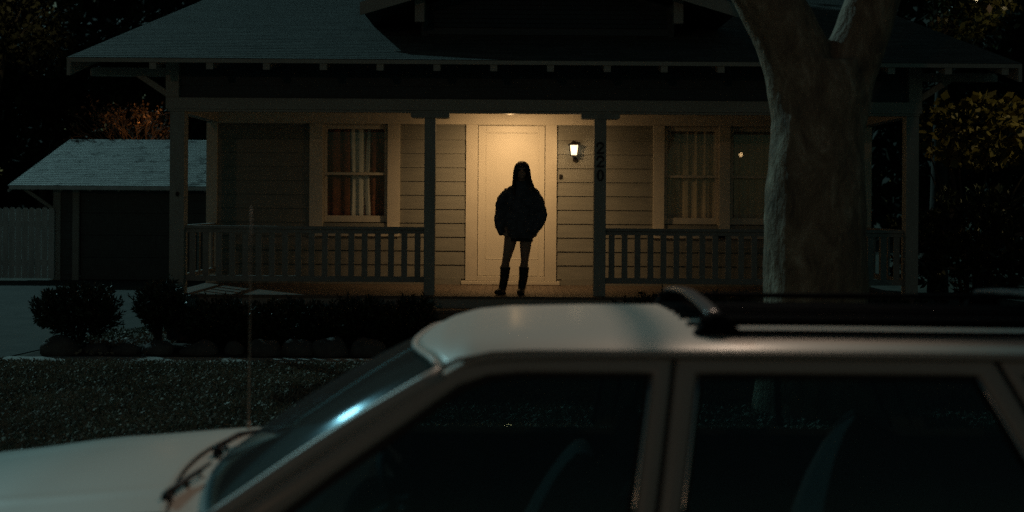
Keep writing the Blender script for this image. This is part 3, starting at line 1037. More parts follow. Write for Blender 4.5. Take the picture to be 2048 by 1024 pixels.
# branch added out of view to cast a shadow strip on the car roof
tk = T.build('trunk', M['bark'], tr, smooth=True)
shade_branch = MB()
P_, R_ = jt([tp_(*p) for p in [(1.62, 9.87, 4.4), (1.505, 8.9, 4.95), (1.505, 7.6, 5.34), (1.505, 6.4, 5.40), (1.60, 5.6, 5.9)]], [.07, .045, .021, .020, .012])
shade_branch.tube(P_, R_, 10)
shade_branch.build('branch', M['bark'], tr, smooth=True)
remesh(tk, .026, disp=.034, dscale=.24, smooth_it=2)
C = []
for (cx, cy, cz, rr) in ((.6, 10.2, 10.2, 1.9), (2.4, 9.8, 11.0, 2.1), (4.1, 9.9, 10.2, 1.9), (2.6, 11.8, 10.4, 1.9), (3.0, 8.9, 10.6, 1.8)):
    c_, _ = in_ball(2600, (cx - 2.6, cy - 10, cz - GZ), (rr, rr, rr * .75), .2)
    C.append(c_)
C = np.concatenate(C)
np_quads('crown', leaves(C, np.full(len(C), .13), .6), M['leaf_tree'], tr)

# trees behind
def tree(label, x, y, h, crown_c, crown_r, n, leaf=.3, m='leaf_tree', group='trees in the dark behind the buildings', tr_=.22, clumps=14, name='tree', fill=.75):
    t = thing(name, label, 'tree', (x, y, GZ), 0, group)
    s = MB()
    top = Vector((crown_c[0] - x, crown_c[1] - y, crown_c[2]))
    P_, R_ = jt([(0, 0, -.1), (top.x * .2, top.y * .2, top.z * .45), tuple(top)], [tr_, tr_ * .7, tr_ * .25])
    s.tube(P_, R_, 9)
    Cs = []
    for k in range(clumps):
        d = Vector(rng.normal(size=3)).normalized()
        f = random.uniform(.35, fill)
        c_ = Vector((top.x + d.x * crown_r[0] * f, top.y + d.y * crown_r[1] * f, top.z + d.z * crown_r[2] * f))
        rr = random.uniform(.28, .5)
        pts, _ = in_ball(n // clumps, c_, np.array(crown_r) * rr, .3)
        Cs.append(pts)
        base = Vector((top.x * .6, top.y * .6, max(top.z - crown_r[2] * .8, top.z * .4)))
        s.tube([base, (base + c_) / 2 + Vector((0, 0, .1)), c_], [tr_ * .3, tr_ * .18, .02], 6)
    s.build('trunk', M['bark_bg'], t, smooth=True)
    C = np.concatenate(Cs)
    np_quads('crown', leaves(C, np.full(len(C), leaf), .55), M[m], t)
    return t
tree('leafy tree dimly lit by a lamp in the top left corner', -16.4, 36.5, 9, (-15.1, 36, 7.3), (2.4, 2.0, 1.8), 6000, .18, group=None)
for i, (x, y, z_, rx_, rz_) in enumerate(((-24, 45, 6.0, 3.6, 4.6), (-18.5, 47, 6.5, 3.4, 4.8), (-13.5, 45, 6.2, 3.2, 4.6), (-9.6, 47, 6.4, 3.0, 4.6))):
    tree(['dark tree far behind the plank fence', 'dark tree behind the left end of the garage', 'dark tree behind the middle of the garage roof', 'dark tree behind the left eave of the house'][i],
         x, y, 11, (x, y, z_), (rx_, 2.6, rz_), 6500, .34)
tree('glossy leaved tree with small glints above the right end of the roof', 8.6, 24, 8, (8.7, 24, 6.3), (1.7, 1.5, 1.6), 4200, .15, m='leaf_gloss', group=None)
for i, (x, y, z_, rx_, rz_) in enumerate(((10.5, 30, 4.6, 3.2, 4.0), (15.0, 32, 4.6, 3.4, 4.2))):
    tree(['dark tree in the gloom beyond the right end of the house', 'dark tree at the right edge of the picture'][i], x, y, 9, (x, y, z_), (rx_, 2.4, rz_), 6000, .30)
tree('unseen tall tree added behind the house to shade the roof', -5.4, 31.0, 18, (-6.3, 28.5, 15.8), (4.0, 3.2, 3.6), 9000, .36)  # added out of view so its crown shades the right of the roof
shrub('side_shrub', 'tall black shrub in shadow at the right of the porch', 6.4, 16.6, GZ, 1.0, .8, 1.9, 7000, leaf=.12)

n = 36000
xx = rng.uniform(-60, 60, n)
C = np.stack([xx, 62 + rng.normal(0, 2.0, n), GZ + rng.uniform(0, 1, n) ** .8 * (14.5 + 2.5 * np.sin(xx * .31) + 1.5 * np.sin(xx * .83 + 1))], 1)
tag(np_quads('distant_wood', leaves(C, np.full(n, 1.0), .7), M['leaf_tree']), kind='stuff')
# broad leaved shrub lit yellow at the right
bl = thing('broadleaf_shrub', 'broad leaved shrub lit yellow by a lamp right of the porch', 'shrub', (6.7, 17.3, GZ))
s = MB()
for k in range(9):
    a = random.uniform(-1, 1)
    s.tube([(a * .15, random.uniform(-.1, .1), -.05), (a * .5, random.uniform(-.2, .2), 1.5), (a * 1.0, random.uniform(-.4, .3), random.uniform(2.2, 3.3))], [.03, .02, .008], 6)
s.build('stem', M['bark_bg'], bl)
C, D = in_ball(900, (.15, 0, 2.85), (1.05, .7, .52), .25)
np_quads('foliage', leaves(C, np.full(len(C), .135), .85, D * .6 + np.array([0, -.35, -.5]), .7), M['leaf_gold'], bl)

# bare twiggy shrub lit orange behind the garage
tw = thing('twiggy_shrub', 'bare twiggy shrub lit orange by a lamp behind the garage roof', 'shrub', (-10.5, 33, GZ))
s = MB()
ends = []
def grow(p, d, L, r, k):
    q = p + d * L
    mid = p + d * L * .5 + Vector(rng.normal(size=3)) * L * .06
    s.tube([p, mid, q], [r, r * .85, r * .65], 5)
    if k == 0:
        ends.append(q)
        return
    for _ in range(random.choice((2, 3, 3))):
        nd = (d + Vector(rng.normal(size=3)) * .50 + Vector((0, 0, .10))).normalized()
        grow(q, nd, L * random.uniform(.62, .85), r * .62, k - 1)
for k in range(6):
    grow(Vector((random.uniform(-.3, .3), random.uniform(-.2, .2), 1.6)), Vector((random.uniform(-.5, .5), random.uniform(-.3, .3), 1)).normalized(), 1.0, .030, 4)
s.tube([(0, 0, -.1), (0, 0, 1.7)], [.09, .07], 8)
s.build('branch', M['twig'], tw)
C = np.array([tuple(e) for e in ends])
C = np.concatenate([C + rng.normal(0, .07, C.shape) for _ in range(2)])
np_quads('foliage', leaves(C, np.full(len(C), .085), .6), M['twig'], tw)

# ------------------------------------------------------------------ the person
pe = thing('person', 'person in a big dark jacket and tall dark boots standing before the door', 'person', (.103, 14.74, ZF))
B = MB()
B.tube([(-.085, .0, .84), (-.11, -.005, .72), (-.135, -.01, .58), (-.165, -.018, .45), (-.175, -.005, .40), (-.187, .018, .31), (-.205, .022, .18), (-.215, .025, .09)],
       [.088, .084, .070, .052, .048, .055, .042, .034], 16)
B.tube([(.078, .0, .84), (.072, -.005, .72), (.066, -.01, .58), (.060, -.018, .45), (.056, -.005, .40), (.048, .018, .31), (.034, .022, .18), (.022, .025, .09)],
       [.088, .082, .068, .050, .047, .054, .042, .034], 16)
B.tube([(-.003, .0, .74), (0, .0, .86), (0.0, 0, 1.0), (.005, 0, 1.2), (.008, 0, 1.31), (.010, 0, 1.36)], [(.12, .095), (.15, .11), (.125, .095), (.15, .105), (.155, .09), (.09, .07)], 18)
B.tube([(.010, .008, 1.34), (.012, -.004, 1.41), (.014, -.016, 1.47)], [.052, .047, .048], 14)
for sx in (-1, 1):
    B.tube([(sx * .15 + .005, 0, 1.30), (sx * .225, .03, 1.13), (sx * .255, .03, 1.02), (sx * .235, -.03, .92), (sx * .195, -.075, .83)], [.052, .043, .038, .034, .026], 12)
    # the hand in the pocket: palm, four fingers and a thumb
    pm = Vector((sx * .185, -.085, .81))
    B.ball(pm, (.032, .018, .045), 12, 8)
    for j in range(4):
        q0 = pm + Vector((sx * (.024 - .016 * j), -.004, -.035))
        B.tube([q0, q0 + Vector((-sx * .008, -.008, -.035)), q0 + Vector((-sx * .018, -.004, -.062 + .006 * abs(j - 1)))], [.009, .008, .007], 7)
    q0 = pm + Vector((-sx * .028, -.008, .0))
    B.tube([q0, q0 + Vector((-sx * .02, -.012, -.025)), q0 + Vector((-sx * .022, -.016, -.05))], [.011, .009, .008], 7)
# head with brow, nose, mouth, chin and ears
hc = Vector((.016, -.032, 1.535))
B.ball(hc + Vector((0, .008, .012)), (.070, .088, .092), 22, 16)
B.ball(hc + Vector((0, -.030, -.040)), (.052, .054, .066), 18, 12)
B.ball(hc + Vector((0, -.066, -.090)), (.020, .018, .018), 12, 8)
B.tube([hc + Vector((0, -.078, .012)), hc + Vector((0, -.094, -.022)), hc + Vector((0, -.088, -.034))], [.008, .012, .013], 10)
B.tube([hc + Vector((-.045, -.066, .022)), hc + Vector((0, -.080, .024)), hc + Vector((.045, -.066, .022))], [.008, .010, .008], 8)
B.tube([hc + Vector((-.022, -.078, -.060)), hc + Vector((0, -.086, -.058)), hc + Vector((.022, -.078, -.060))], [.005, .008, .005], 8)
for sx in (-1, 1):
    B.ball(hc + Vector((sx * .071, .006, -.015)), (.010, .018, .028), 8, 6)
bd = B.build('body', M['skin'], pe, smooth=True)
remesh(bd, .0075, smooth_it=2)
for sx in (-1, 1):
    MB().ball(hc + Vector((sx * .028, -.075, .006)), (.012, .008, .008), 10, 6).build('eye', M['digit'], pe, smooth=True)
# hair: long, parted, down over the shoulders
Hh = MB()
Hh.ball(hc + Vector((0, .018, .022)), (.098, .100, .097), 22, 14)
Hh.tube([hc + Vector((0, .045, .05)), hc + Vector((0, .055, -.05)), hc + Vector((.0, .06, -.16)), hc + Vector((.005, .07, -.26))], [(.096, .05), (.108, .05), (.116, .045), (.108, .035)], 18)
Hh.tube([hc + Vector((-.058, -.022, .078)), hc + Vector((-.090, -.006, .0)), hc + Vector((-.094, -.020, -.10)), hc + Vector((-.100, -.075, -.20)), hc + Vector((-.092, -.118, -.31))], [(.022, .03), (.017, .042), (.019, .040), (.024, .030), (.012, .010)], 14)
Hh.tube([hc + Vector((.058, -.022, .078)), hc + Vector((.090, -.006, .0)), hc + Vector((.098, -.020, -.10)), hc + Vector((.124, -.070, -.19)), hc + Vector((.165, -.105, -.27))], [(.022, .03), (.017, .042), (.021, .040), (.028, .030), (.012, .010)], 14)
hr = Hh.build('hair', M['hair'], pe, smooth=True)
remesh(hr, .008, disp=.006, dscale=.03, smooth_it=2)
J = MB()
J.tube([(-.002, 0, .700), (-.002, 0, .735), (-.002, 0, .85), (.0, 0, 1.0), (.004, 0, 1.15), (.008, 0, 1.27), (.009, .0, 1.335), (.01, .004, 1.375)],
       [(.172, .13), (.196, .15), (.205, .155), (.20, .152), (.195, .145), (.178, .122), (.125, .10), (.075, .078)], 26)
J.tube([(.012, .0, 1.34), (.013, .0, 1.405)], [(.078, .08), (.086, .086)], 18)
J.tube([(-.03, .0, 1.30), (-.11, .0, 1.285), (-.168, .0, 1.235), (-.212, .01, 1.165), (-.236, .02, 1.09), (-.243, .022, 1.02), (-.242, .0, .93), (-.232, -.03, .85), (-.215, -.055, .775), (-.205, -.06, .752)], [.06, .070, .075, .074, .076, .068, .080, .078, .062, .052], 18)
J.tube([(.04, .0, 1.30), (.12, .0, 1.285), (.176, .0, 1.235), (.218, .01, 1.165), (.240, .02, 1.09), (.250, .022, 1.00), (.240, .0, .93), (.200, -.05, .86), (.155, -.085, .79), (.135, -.09, .765)], [.06, .070, .075, .074, .076, .076, .082, .074, .062, .050], 18)
J.box(-.15, -.165, .80, -.06, -.12, .93)
J.box(.06, -.165, .80, .15, -.12, .93)
jk = J.build('jacket', M['jacket'], pe, smooth=True)
remesh(jk, .010, disp=.042, dscale=.13, smooth_it=1)
st = MB().tube([(-.005, 0, .66), (-.003, 0, .74), (0, 0, .86)], [(.165, .115), (.165, .12), (.15, .115)], 20)
sh = st.build('shorts', M['cloth_short'], pe, smooth=True)
for pts, toe in (([(-.180, .012, .345), (-.184, .018, .30), (-.190, .022, .2), (-.205, .026, .12), (-.215, .03, .06)], (-.275, -.13)),
                 ([(.053, .012, .345), (.050, .018, .30), (.044, .022, .2), (.030, .026, .12), (.022, .03, .06)], (.000, -.15))):
    q = MB()
    q.tube(pts, [.066, .062, .056, .050, .048], 18)
    q.tube([(pts[-1][0], .06, .045), (pts[-1][0] * .6 + toe[0] * .4, -.03, .045), (toe[0], toe[1], .036)], [(.045, .045), (.050, .042), (.036, .032)], 16)
    q.ball((toe[0], toe[1], .036), (.040, .045, .034), 14, 8)
    q.box(pts[-1][0] - .04, .02, .0, pts[-1][0] + .04, .09, .03)
    bo = q.build('boot', M['boot'], pe, smooth=True)
    remesh(bo, .008, disp=.010, dscale=.05, smooth_it=2)

# ------------------------------------------------------------------ the car
CY = 4.47
car = thing('parked_car', 'white estate car with a black roof rack parked across the foreground', 'car', (0, CY, 0))
def interp(x, T_):
    if x <= T_[0][0]: return T_[0][1]
    for (a, va), (b_, vb) in zip(T_, T_[1:]):
        if x <= b_:
            q_ = (x - a) / (b_ - a)
            return va + (vb - va) * (q_ * q_ * (3 - 2 * q_) * .35 + q_ * .65)
    return T_[-1][1]
HOODZ = [(-2.80, .56), (-2.70, .665), (-2.55, .715), (-2.2, .785), (-1.67, .853), (-1.1, .898), (-.8, .915), (0, .93), (3, .93)]
def hz(x, yo):
    return interp(x, HOODZ) - .042 * (abs(yo) / .75) ** 2
def hood_rear(yo): return -1.175 + .085 * (yo / .70) ** 2
def ws_base(yo): return -1.06 + .10 * (yo / .72) ** 2
def header(yo): return -.345 + .13 * (abs(yo) / .69) ** 2.2
def belt_y(z): return .842 - .145 * max(0, (z - .86) / .50) ** 1.25        # tumblehome
ROOFZ = [(-.36, 1.328), (-.30, 1.366), (-.23, 1.398), (-.12, 1.424), (.0, 1.435), (.3, 1.443), (.9, 1.446), (2.0, 1.441), (2.9, 1.412)]
def rz_(x, yo):
    a = abs(yo) / .715
    return interp(x, ROOFZ) - .024 * a ** 2 - .046 * a ** 9
# body: fenders, sides and tail as one shell
q = MB()
nx = 44
xs = np.concatenate([np.linspace(-2.80, -1.0, 20), np.linspace(-.9, 2.95, 20)])
def body_pt(x, k):
    # k runs from the sill up the flank and over the shoulder to the hood seam
    prof = [(.78, .22), (.825, .32), (.848, .45), (.856, .58), (.852, .72), (.845, .80), (.832, .845), (.808, .872), (.775, .882), (.715, .886)]
    yo, z = prof[k]
    ztop = hz(x, .72) if x < -.95 else hz(-.95, .72)
    z = .22 + (z - .22) * (ztop - .22) / (.886 - .22)
    if x > -.95 and k >= 7:
        yo, z = max(yo, .806), min(z, .862)
    nose = 1 - .16 * max(0, (-2.2 - x) / .6) ** 2
    return yo * nose, z
for sgn in (-1, 1):
    q.grid(lambda x, k: (x, sgn * body_pt(x, int(k))[0], body_pt(x, int(k))[1]), xs, range(10))
# nose and tail
q.grid(lambda y, z: (-2.80 - .05 * (1 - (y / .66) ** 2), y, z), np.linspace(-.66, .66, 9), np.linspace(.22, .56, 5))
q.grid(lambda y, z: (2.95, y, z), np.linspace(-.84, .84, 9), np.linspace(.22, .93, 5))
body = q.build('body', M['paint'], car, smooth=True, angle=50)
# hood
q = MB()
def hood_pt(u, v):
    yo = -.708 + 1.416 * v
    x = -2.79 + (hood_rear(yo) + 2.79) * u
    crease = .006 * math.exp(-((abs(yo) - .47) / .03) ** 2)
    return (x, yo * (1 - .10 * max(0, (-2.2 - x) / .6) ** 2), hz(x, yo) + crease + .002 - (.003 if u == 1 else 0))
q.grid(hood_pt, list(np.linspace(0, .985, 26)) + [.995, 1.0], np.linspace(0, 1, 49))
q.build('hood', M['paint'], car, smooth=True, recalc=False)
# cowl panel
q = MB()
def cowl_pt(u, v):
    yo = -.70 + 1.40 * v
    a, c_ = hood_rear(yo) + .007, ws_base(yo) + .03
    x = a + (c_ - a) * u
    return (x, yo, hz(x, yo) - .012 - .010 * math.sin(PI * u) - .012 * u)
q.grid(cowl_pt, np.linspace(0, 1, 8), np.linspace(0, 1, 31))
q.build('cowl', M['paint'], car, smooth=True, recalc=False)
q = MB()
q.grid(lambda u, v: (ws_base(-.7 + 1.4 * v) - .012 + .03 * u, -.7 + 1.4 * v, hz(-1.0, -.7 + 1.4 * v) - .010 + .012 * u), np.linspace(0, 1, 3), np.linspace(0, 1, 31))
q.build('windscreen_seal', M['rubber'], car, smooth=True, recalc=False)
# roof
q = MB()
def roof_pt(u, v):
    yo = -.715 + 1.43 * v
    x0 = header(yo)
    x = x0 + (2.95 - x0) * u
    zz = rz_(max(x - .0, -.36) if abs(yo) < .2 else x + (.0), yo)
    # near the header corners follow the screen top
    zz -= .030 * max(0, 1 - (x - x0) / .14) ** 2 * (abs(yo) / .7) ** 2
    return (x, yo, zz)
us = list(np.linspace(0, .12, 16)) + list(np.linspace(.14, 1, 22))
vv = [0, .006, .015, .03, .05, .075, .10] + list(np.linspace(.14, .86, 19)) + [.90, .925, .95, .97, .985, .994, 1]
q.grid(roof_pt, us, vv)
rf = q.build('car_roof', M['paint'], car, smooth=True, recalc=False)
s_ = rf.modifiers.new('thick', 'SOLIDIFY')
s_.thickness = .018
s_.offset = -1
q = MB()
q.grid(lambda u, v: (lambda p: (p[0] + .03, p[1] * .95, p[2] - .045))(roof_pt(u, v)), us[2:], vv)
q.build('headliner', M['interior'], car, smooth=True, recalc=False)
# windscreen, with a dark header band and a rubber edge
def ws_pt(u, v):
    yo = (-1 + 2 * v) * (.797 * (1 - u) + .690 * u)
    a = Vector((ws_base(yo), yo, hz(-1.0, yo) + .004))
    hy = yo
    c_ = Vector((header(hy) - .004, hy, roof_pt(0, (hy + .715) / 1.43)[2] - .004))
    p = a.lerp(c_, u)
    bow = .022 * math.sin(PI * u)
    return (p.x - bow * .6, p.y, p.z + bow)
q = MB().grid(ws_pt, np.linspace(0, 1, 14), np.linspace(0, 1, 25))
q.build('windscreen', M['wsglass'], car, smooth=True, recalc=False)
for sgn, v in ((-1, 0), (1, 1)):
    pts = [Vector(ws_pt(u, v)) for u in np.linspace(-.02, 1.0, 13)]
    q = MB().tube([p + Vector((.004, sgn * .016, -.002)) for p in pts], [(.022, .028)] * 13, 16)
    q.build('a_pillar', M['paint_pillar'], car, smooth=True)
pts = [Vector(ws_pt(1, v)) + Vector((-.006, 0, .003)) for v in np.linspace(0, 1, 21)]
MB().tube(pts, [.009] * 21, 8).build('header_trim', M['paint_pillar'], car, smooth=True)

# door frames, pillars: panels that follow the leaning side glass
def panel(mb, poly, sgn, th=.045, out=0.0, sub=6):
    """poly: 4 corners (x,z) a-b (one edge) d-c (other edge); subdivided along a->d"""
    a, b_, c_, d_ = poly
    k = len(mb.v)
    for i in range(sub + 1):
        t_ = i / sub
        p = (a[0] + (d_[0] - a[0]) * t_, a[1] + (d_[1] - a[1]) * t_)
        r_ = (b_[0] + (c_[0] - b_[0]) * t_, b_[1] + (c_[1] - b_[1]) * t_)
        for (x, z) in (p, r_):
            yo = belt_y(z) + out
            mb.v += [(x, sgn * yo, z), (x, sgn * (yo - th), z)]
    for i in range(sub):
        e = k + 4 * i
        mb.f += [(e, e + 2, e + 6, e + 4), (e + 1, e + 5, e + 7, e + 3), (e, e + 4, e + 5, e + 1), (e + 2, e + 3, e + 7, e + 6)]
    mb.f += [(k, k + 1, k + 3, k + 2), (k + 4 * sub, k + 4 * sub + 2, k + 4 * sub + 3, k + 4 * sub + 1)]
ZT, ZG, ZB = 1.366, 1.312, .868
for sgn in (-1, 1):
    # front door: sloping front frame, curved corner, top rail, rear frame in one strip
    fo = [(-.875, ZB), (-.60, 1.050), (-.36, 1.215), (-.255, 1.290), (-.17, 1.337), (-.06, 1.360), (.05, ZT)]
    fi = [(-.735, ZB), (-.535, 1.015), (-.33, 1.155), (-.235, 1.222), (-.165, 1.270), (-.075, 1.302), (.03, ZG)]
    def frame(name, out_, in_):
        O_, I_ = [], []
        for k_ in range(len(out_) - 1):
            n_ = max(1, int(math.dist(out_[k_], out_[k_ + 1]) / .07))
            for t_ in range(n_):
                f_ = t_ / n_
                O_.append([out_[k_][c] + (out_[k_ + 1][c] - out_[k_][c]) * f_ for c in (0, 1)])
                I_.append([in_[k_][c] + (in_[k_ + 1][c] - in_[k_][c]) * f_ for c in (0, 1)])
        O_.append(out_[-1])
        I_.append(in_[-1])
        m_ = MB()
        n_ = len(O_)
        for a, b_ in zip(O_, I_):
            # rounded section: outer edge, crown, inner edge, then the back
            for f_, dy in ((0, -.045), (0, -.012), (.12, -.002), (.30, .002), (.70, .002), (.88, -.002), (1, -.014), (1, -.045)):
                x = a[0] + (b_[0] - a[0]) * f_
                z = a[1] + (b_[1] - a[1]) * f_
                m_.v.append((x, sgn * (belt_y(z) + dy), z))
        for k_ in range(n_ - 1):
            for c in range(8):
                m_.f.append((8 * k_ + c, 8 * k_ + (c + 1) % 8, 8 * k_ + 8 + (c + 1) % 8, 8 * k_ + 8 + c))
        m_.build(name, M['paint'], car, smooth=True, angle=60)
    frame('front_door_frame', fo + [(.515, ZT), (.440, ZB)], fi + [(.447, ZG), (.375, ZB)])
    frame('rear_door_frame', [(.452, ZB), (.527, ZT), (1.53, ZT), (1.775, ZB)], [(.520, ZB), (.590, ZG), (1.475, ZG), (1.70, ZB)])
    frame('rear_pillar', [(1.787, ZB), (1.545, ZT), (2.68, ZT), (2.93, ZB)], [(1.84, ZB), (1.62, ZG), (2.58, ZG), (2.78, ZB)])
    # bright strip along the glass edge of the centre pillar and the rear pillar
    for (xa, xb) in ((.372, .444), (.523, .593), (1.697, 1.472)):
        pts = [Vector((xa + (xb - xa) * t_, sgn * (belt_y(ZB + (ZG - ZB) * t_) - .006), ZB + (ZG - ZB) * t_)) for t_ in np.linspace(0, 1, 9)]
        MB().tube(pts, [.0055] * 9, 8).build('window_trim', M['trim_metal'], car, smooth=True)
    # dark seal behind the door gaps and round the glass
    q = MB()
    panel(q, ((.42, ZB), (.47, ZB), (.545, ZT), (.495, ZT)), sgn, th=.02, out=-.012, sub=6)
    panel(q, ((1.765, ZB), (1.80, ZB), (1.56, ZT), (1.52, ZT)), sgn, th=.02, out=-.012, sub=6)
    for i in range(len(fi) - 1):
        g0 = [(p[0] + .020, p[1] - .013) for p in fi]
        panel(q, (fi[i], g0[i], g0[i + 1], fi[i + 1]), sgn, th=.02, out=-.016, sub=2)
    panel(q, ((.03, ZG), (.05, ZG - .015), (.432, ZG - .015), (.447, ZG)), sgn, th=.02, out=-.016, sub=2)
    panel(q, ((.355, ZB), (.375, ZB), (.447, ZG), (.430, ZG)), sgn, th=.02, out=-.016, sub=6)
    panel(q, ((.520, ZB), (.54, ZB), (.610, ZG), (.590, ZG)), sgn, th=.02, out=-.016, sub=6)
    panel(q, ((.60, ZG), (.60, ZG - .015), (1.465, ZG - .015), (1.475, ZG)), sgn, th=.02, out=-.016, sub=2)
    panel(q, ((1.68, ZB), (1.70, ZB), (1.475, ZG), (1.457, ZG)), sgn, th=.02, out=-.016, sub=6)
    q.build('door_seal', M['rubber'], car)
    # gutter strip along the roof edge
    pts = [Vector((x, sgn * (belt_y(z) + .006), z)) for x, z in [(-.22, 1.328), (-.17, 1.352), (-.06, 1.374), (.06, 1.379), (1.2, 1.379), (2.3, 1.372), (2.7, 1.36)]]
    MB().tube(pts, [.009] * len(pts), 8).build('roof_gutter', M['paint'], car, smooth=True)
    # side glass
    def side_glass(poly, name):
        g = MB()
        n_ = len(poly) // 2
        lo_, hi_ = poly[:n_], poly[n_:]
        for i in range(n_ - 1):
            panel(g, (lo_[i], lo_[i + 1], hi_[i + 1], hi_[i]), sgn, th=.004, out=-.026, sub=6)
        g.build(name, M['carglass'], car, smooth=True, angle=40)
    side_glass([(-.735, ZB), (-.5, ZB), (-.3, ZB), (-.1, ZB), (.06, ZB), (.39, ZB), (-.735, ZB + .004), (-.48, 1.06), (-.30, 1.18), (-.12, 1.29), (.06, ZG), (.452, ZG)], 'front_side_window')
    side_glass([(.515, ZB), (1.70, ZB), (.58, ZG), (1.48, ZG)], 'rear_side_window')
    side_glass([(1.83, ZB), (2.80, ZB), (1.60, ZG), (2.60, ZG)], 'quarter_window')
    q = MB()
    panel(q, ((1.175, ZB), (1.205, ZB), (1.165, ZG), (1.135, ZG)), sgn, th=.02, out=-.018, sub=4) if sgn > 0 else None
    if sgn > 0: q.build('window_divider', M['rubber'], car)
    # inner door panels
    q = MB()
    q.grid(lambda x, z: (x, sgn * (.775 - .04 * (z - .3)), z), np.linspace(-.95, 2.9, 8), np.linspace(.25, .84, 5))
    q.build('door_lining', M['interior'], car, recalc=False)
q = MB().box(-1.0, -.77, .22, 2.9, .77, .26)
q.grid(lambda y, t_: (-1.02 + .55 * t_, y, .84 + .05 * math.sin(PI * t_) - .1 * t_ ** 4), np.linspace(-.72, .72, 9), np.linspace(0, 1, 8))
q.box(-1.0, -.74, .26, -.52, .74, .70)
q.build('dashboard', M['interior'], car)
q = MB().add([(2.90, -.70, .90), (2.90, .70, .90), (2.72, .62, 1.36), (2.72, -.62, 1.36)], [(0, 1, 2, 3)])
q.build('rear_window', M['carglass'], car)
# seats
def seat(x, y, w_, head=True, top=.985):
    m = MB()
    m.tube([(x - .52, y, .40), (x - .50, y, .44), (x - .28, y, .47), (x - .05, y, .43)], [(.04, w_ * .9), (.08, w_), (.09, w_), (.08, w_)], 18, up=(0, 0, 1))
    prof = [(x - .04, .42, .10, 1.0), (x + .03, .56, .105, 1.0), (x + .09, .70, .10, 1.0), (x + .145, .82, .09, .98), (x + .185, .905, .075, .94), (x + .205, .955, .055, .86), (x + .213, top, .025, .72)]
    m.tube([(a, y, b_) for a, b_, _, _ in prof], [(c, w_ * d) for _, _, c, d in prof], 22)
    o = m.build('seat', M['seat'], car, smooth=True)
    if head:
        m = MB().tube([(x + .215, y, 1.00), (x + .225, y, 1.03), (x + .24, y, 1.10), (x + .245, y, 1.145)], [(.035, .10), (.05, .13), (.045, .125), (.02, .09)], 16)
        m.tube([(x + .20, y - .05, .93), (x + .222, y - .05, 1.02)], .006, 6).tube([(x + .20, y + .05, .93), (x + .222, y + .05, 1.02)], .006, 6)
        m.build('headrest', M['seat'], o, smooth=True)
    return o
seat(.17, -.38, .25)
far = seat(.10, .38, .25, False, .97)
far.scale = (1, 1, .88)
seat(1.21, 0, .66, False, 1.0)
q = MB()
bp = [(.46, -.70, 1.28), (.44, -.69, 1.10), (.40, -.64, .96), (.30, -.56, .84)]
q.tube(bp, [(.004, .024)] * 4, 8, up=(1, 0, 0))
q.build('seat_belt', M['belt'], car, smooth=True)
# steering wheel
q = MB()
ring_ = []
for k in range(29):
    th = 2 * PI * k / 28
    p = Vector((0, .185 * math.cos(th), .185 * math.sin(th)))
    p.rotate(Matrix.Rotation(math.radians(-28), 3, 'Y'))
    ring_.append(Vector((-.36, -.36, .80)) + p)
q.tube(ring_, [.015] * 29, 10, cap=False)
q.tube([(-.36, -.36, .80), (-.52, -.36, .72)], [.045, .03], 10)
for th in (0, PI, -PI / 2):
    p = Vector((0, .18 * math.cos(th), .18 * math.sin(th)))
    p.rotate(Matrix.Rotation(math.radians(-28), 3, 'Y'))
    q.tube([(-.37, -.36, .80), Vector((-.36, -.36, .80)) + p], [.018, .012], 8)
q.build('steering_wheel', M['interior'], car, smooth=True)
q = MB().box(-.30, -.09, 1.25, -.27, .09, 1.31).tube([(-.29, 0, 1.30), (-.30, 0, 1.36)], .008, 6)
q.build('rear_view_mirror', M['interior'], car, bevel=.008)
# wipers
for (px_, py_, ex, ey, ax_, ay_) in ((-1.115, .07, -1.035, .50, -1.03, .30), (-1.125, -.57, -1.075, -.20, -1.00, -.52)):
    q = MB()
    zz = lambda x, y: hz(x, y) + .002
    q.tube([(px_, py_, zz(px_, py_) - .02), (px_, py_, zz(px_, py_) + .018)], [.022, .017], 10)
    q.tube([(px_, py_, zz(px_, py_) + .014), ((px_ + ex) / 2 - .012, (py_ + ey) / 2, zz(px_, py_) + .018), (ex, ey, zz(ex, ey) + .012)], [.013, .011, .006], 8)
    q.build('wiper', M['rubber'], car, smooth=True)
for yo in (-.22, -.38, .18):
    MB().ball((-1.11, yo, hz(-1.11, yo) - .012), (.012, .014, .010), 10, 6).build('washer_jet', M['rubber'], car, smooth=True)
# aerial on the far wing
q = MB().tube([(-1.145, .735, .845), (-1.145, .735, .885)], [.012, .008], 8).tube([(-1.145, .735, .88), (-1.142, .735, 1.40), (-1.140, .735, 1.83)], [.0028, .0022, .0016], 6)
q.build('aerial', M['aerial'], car, smooth=True)
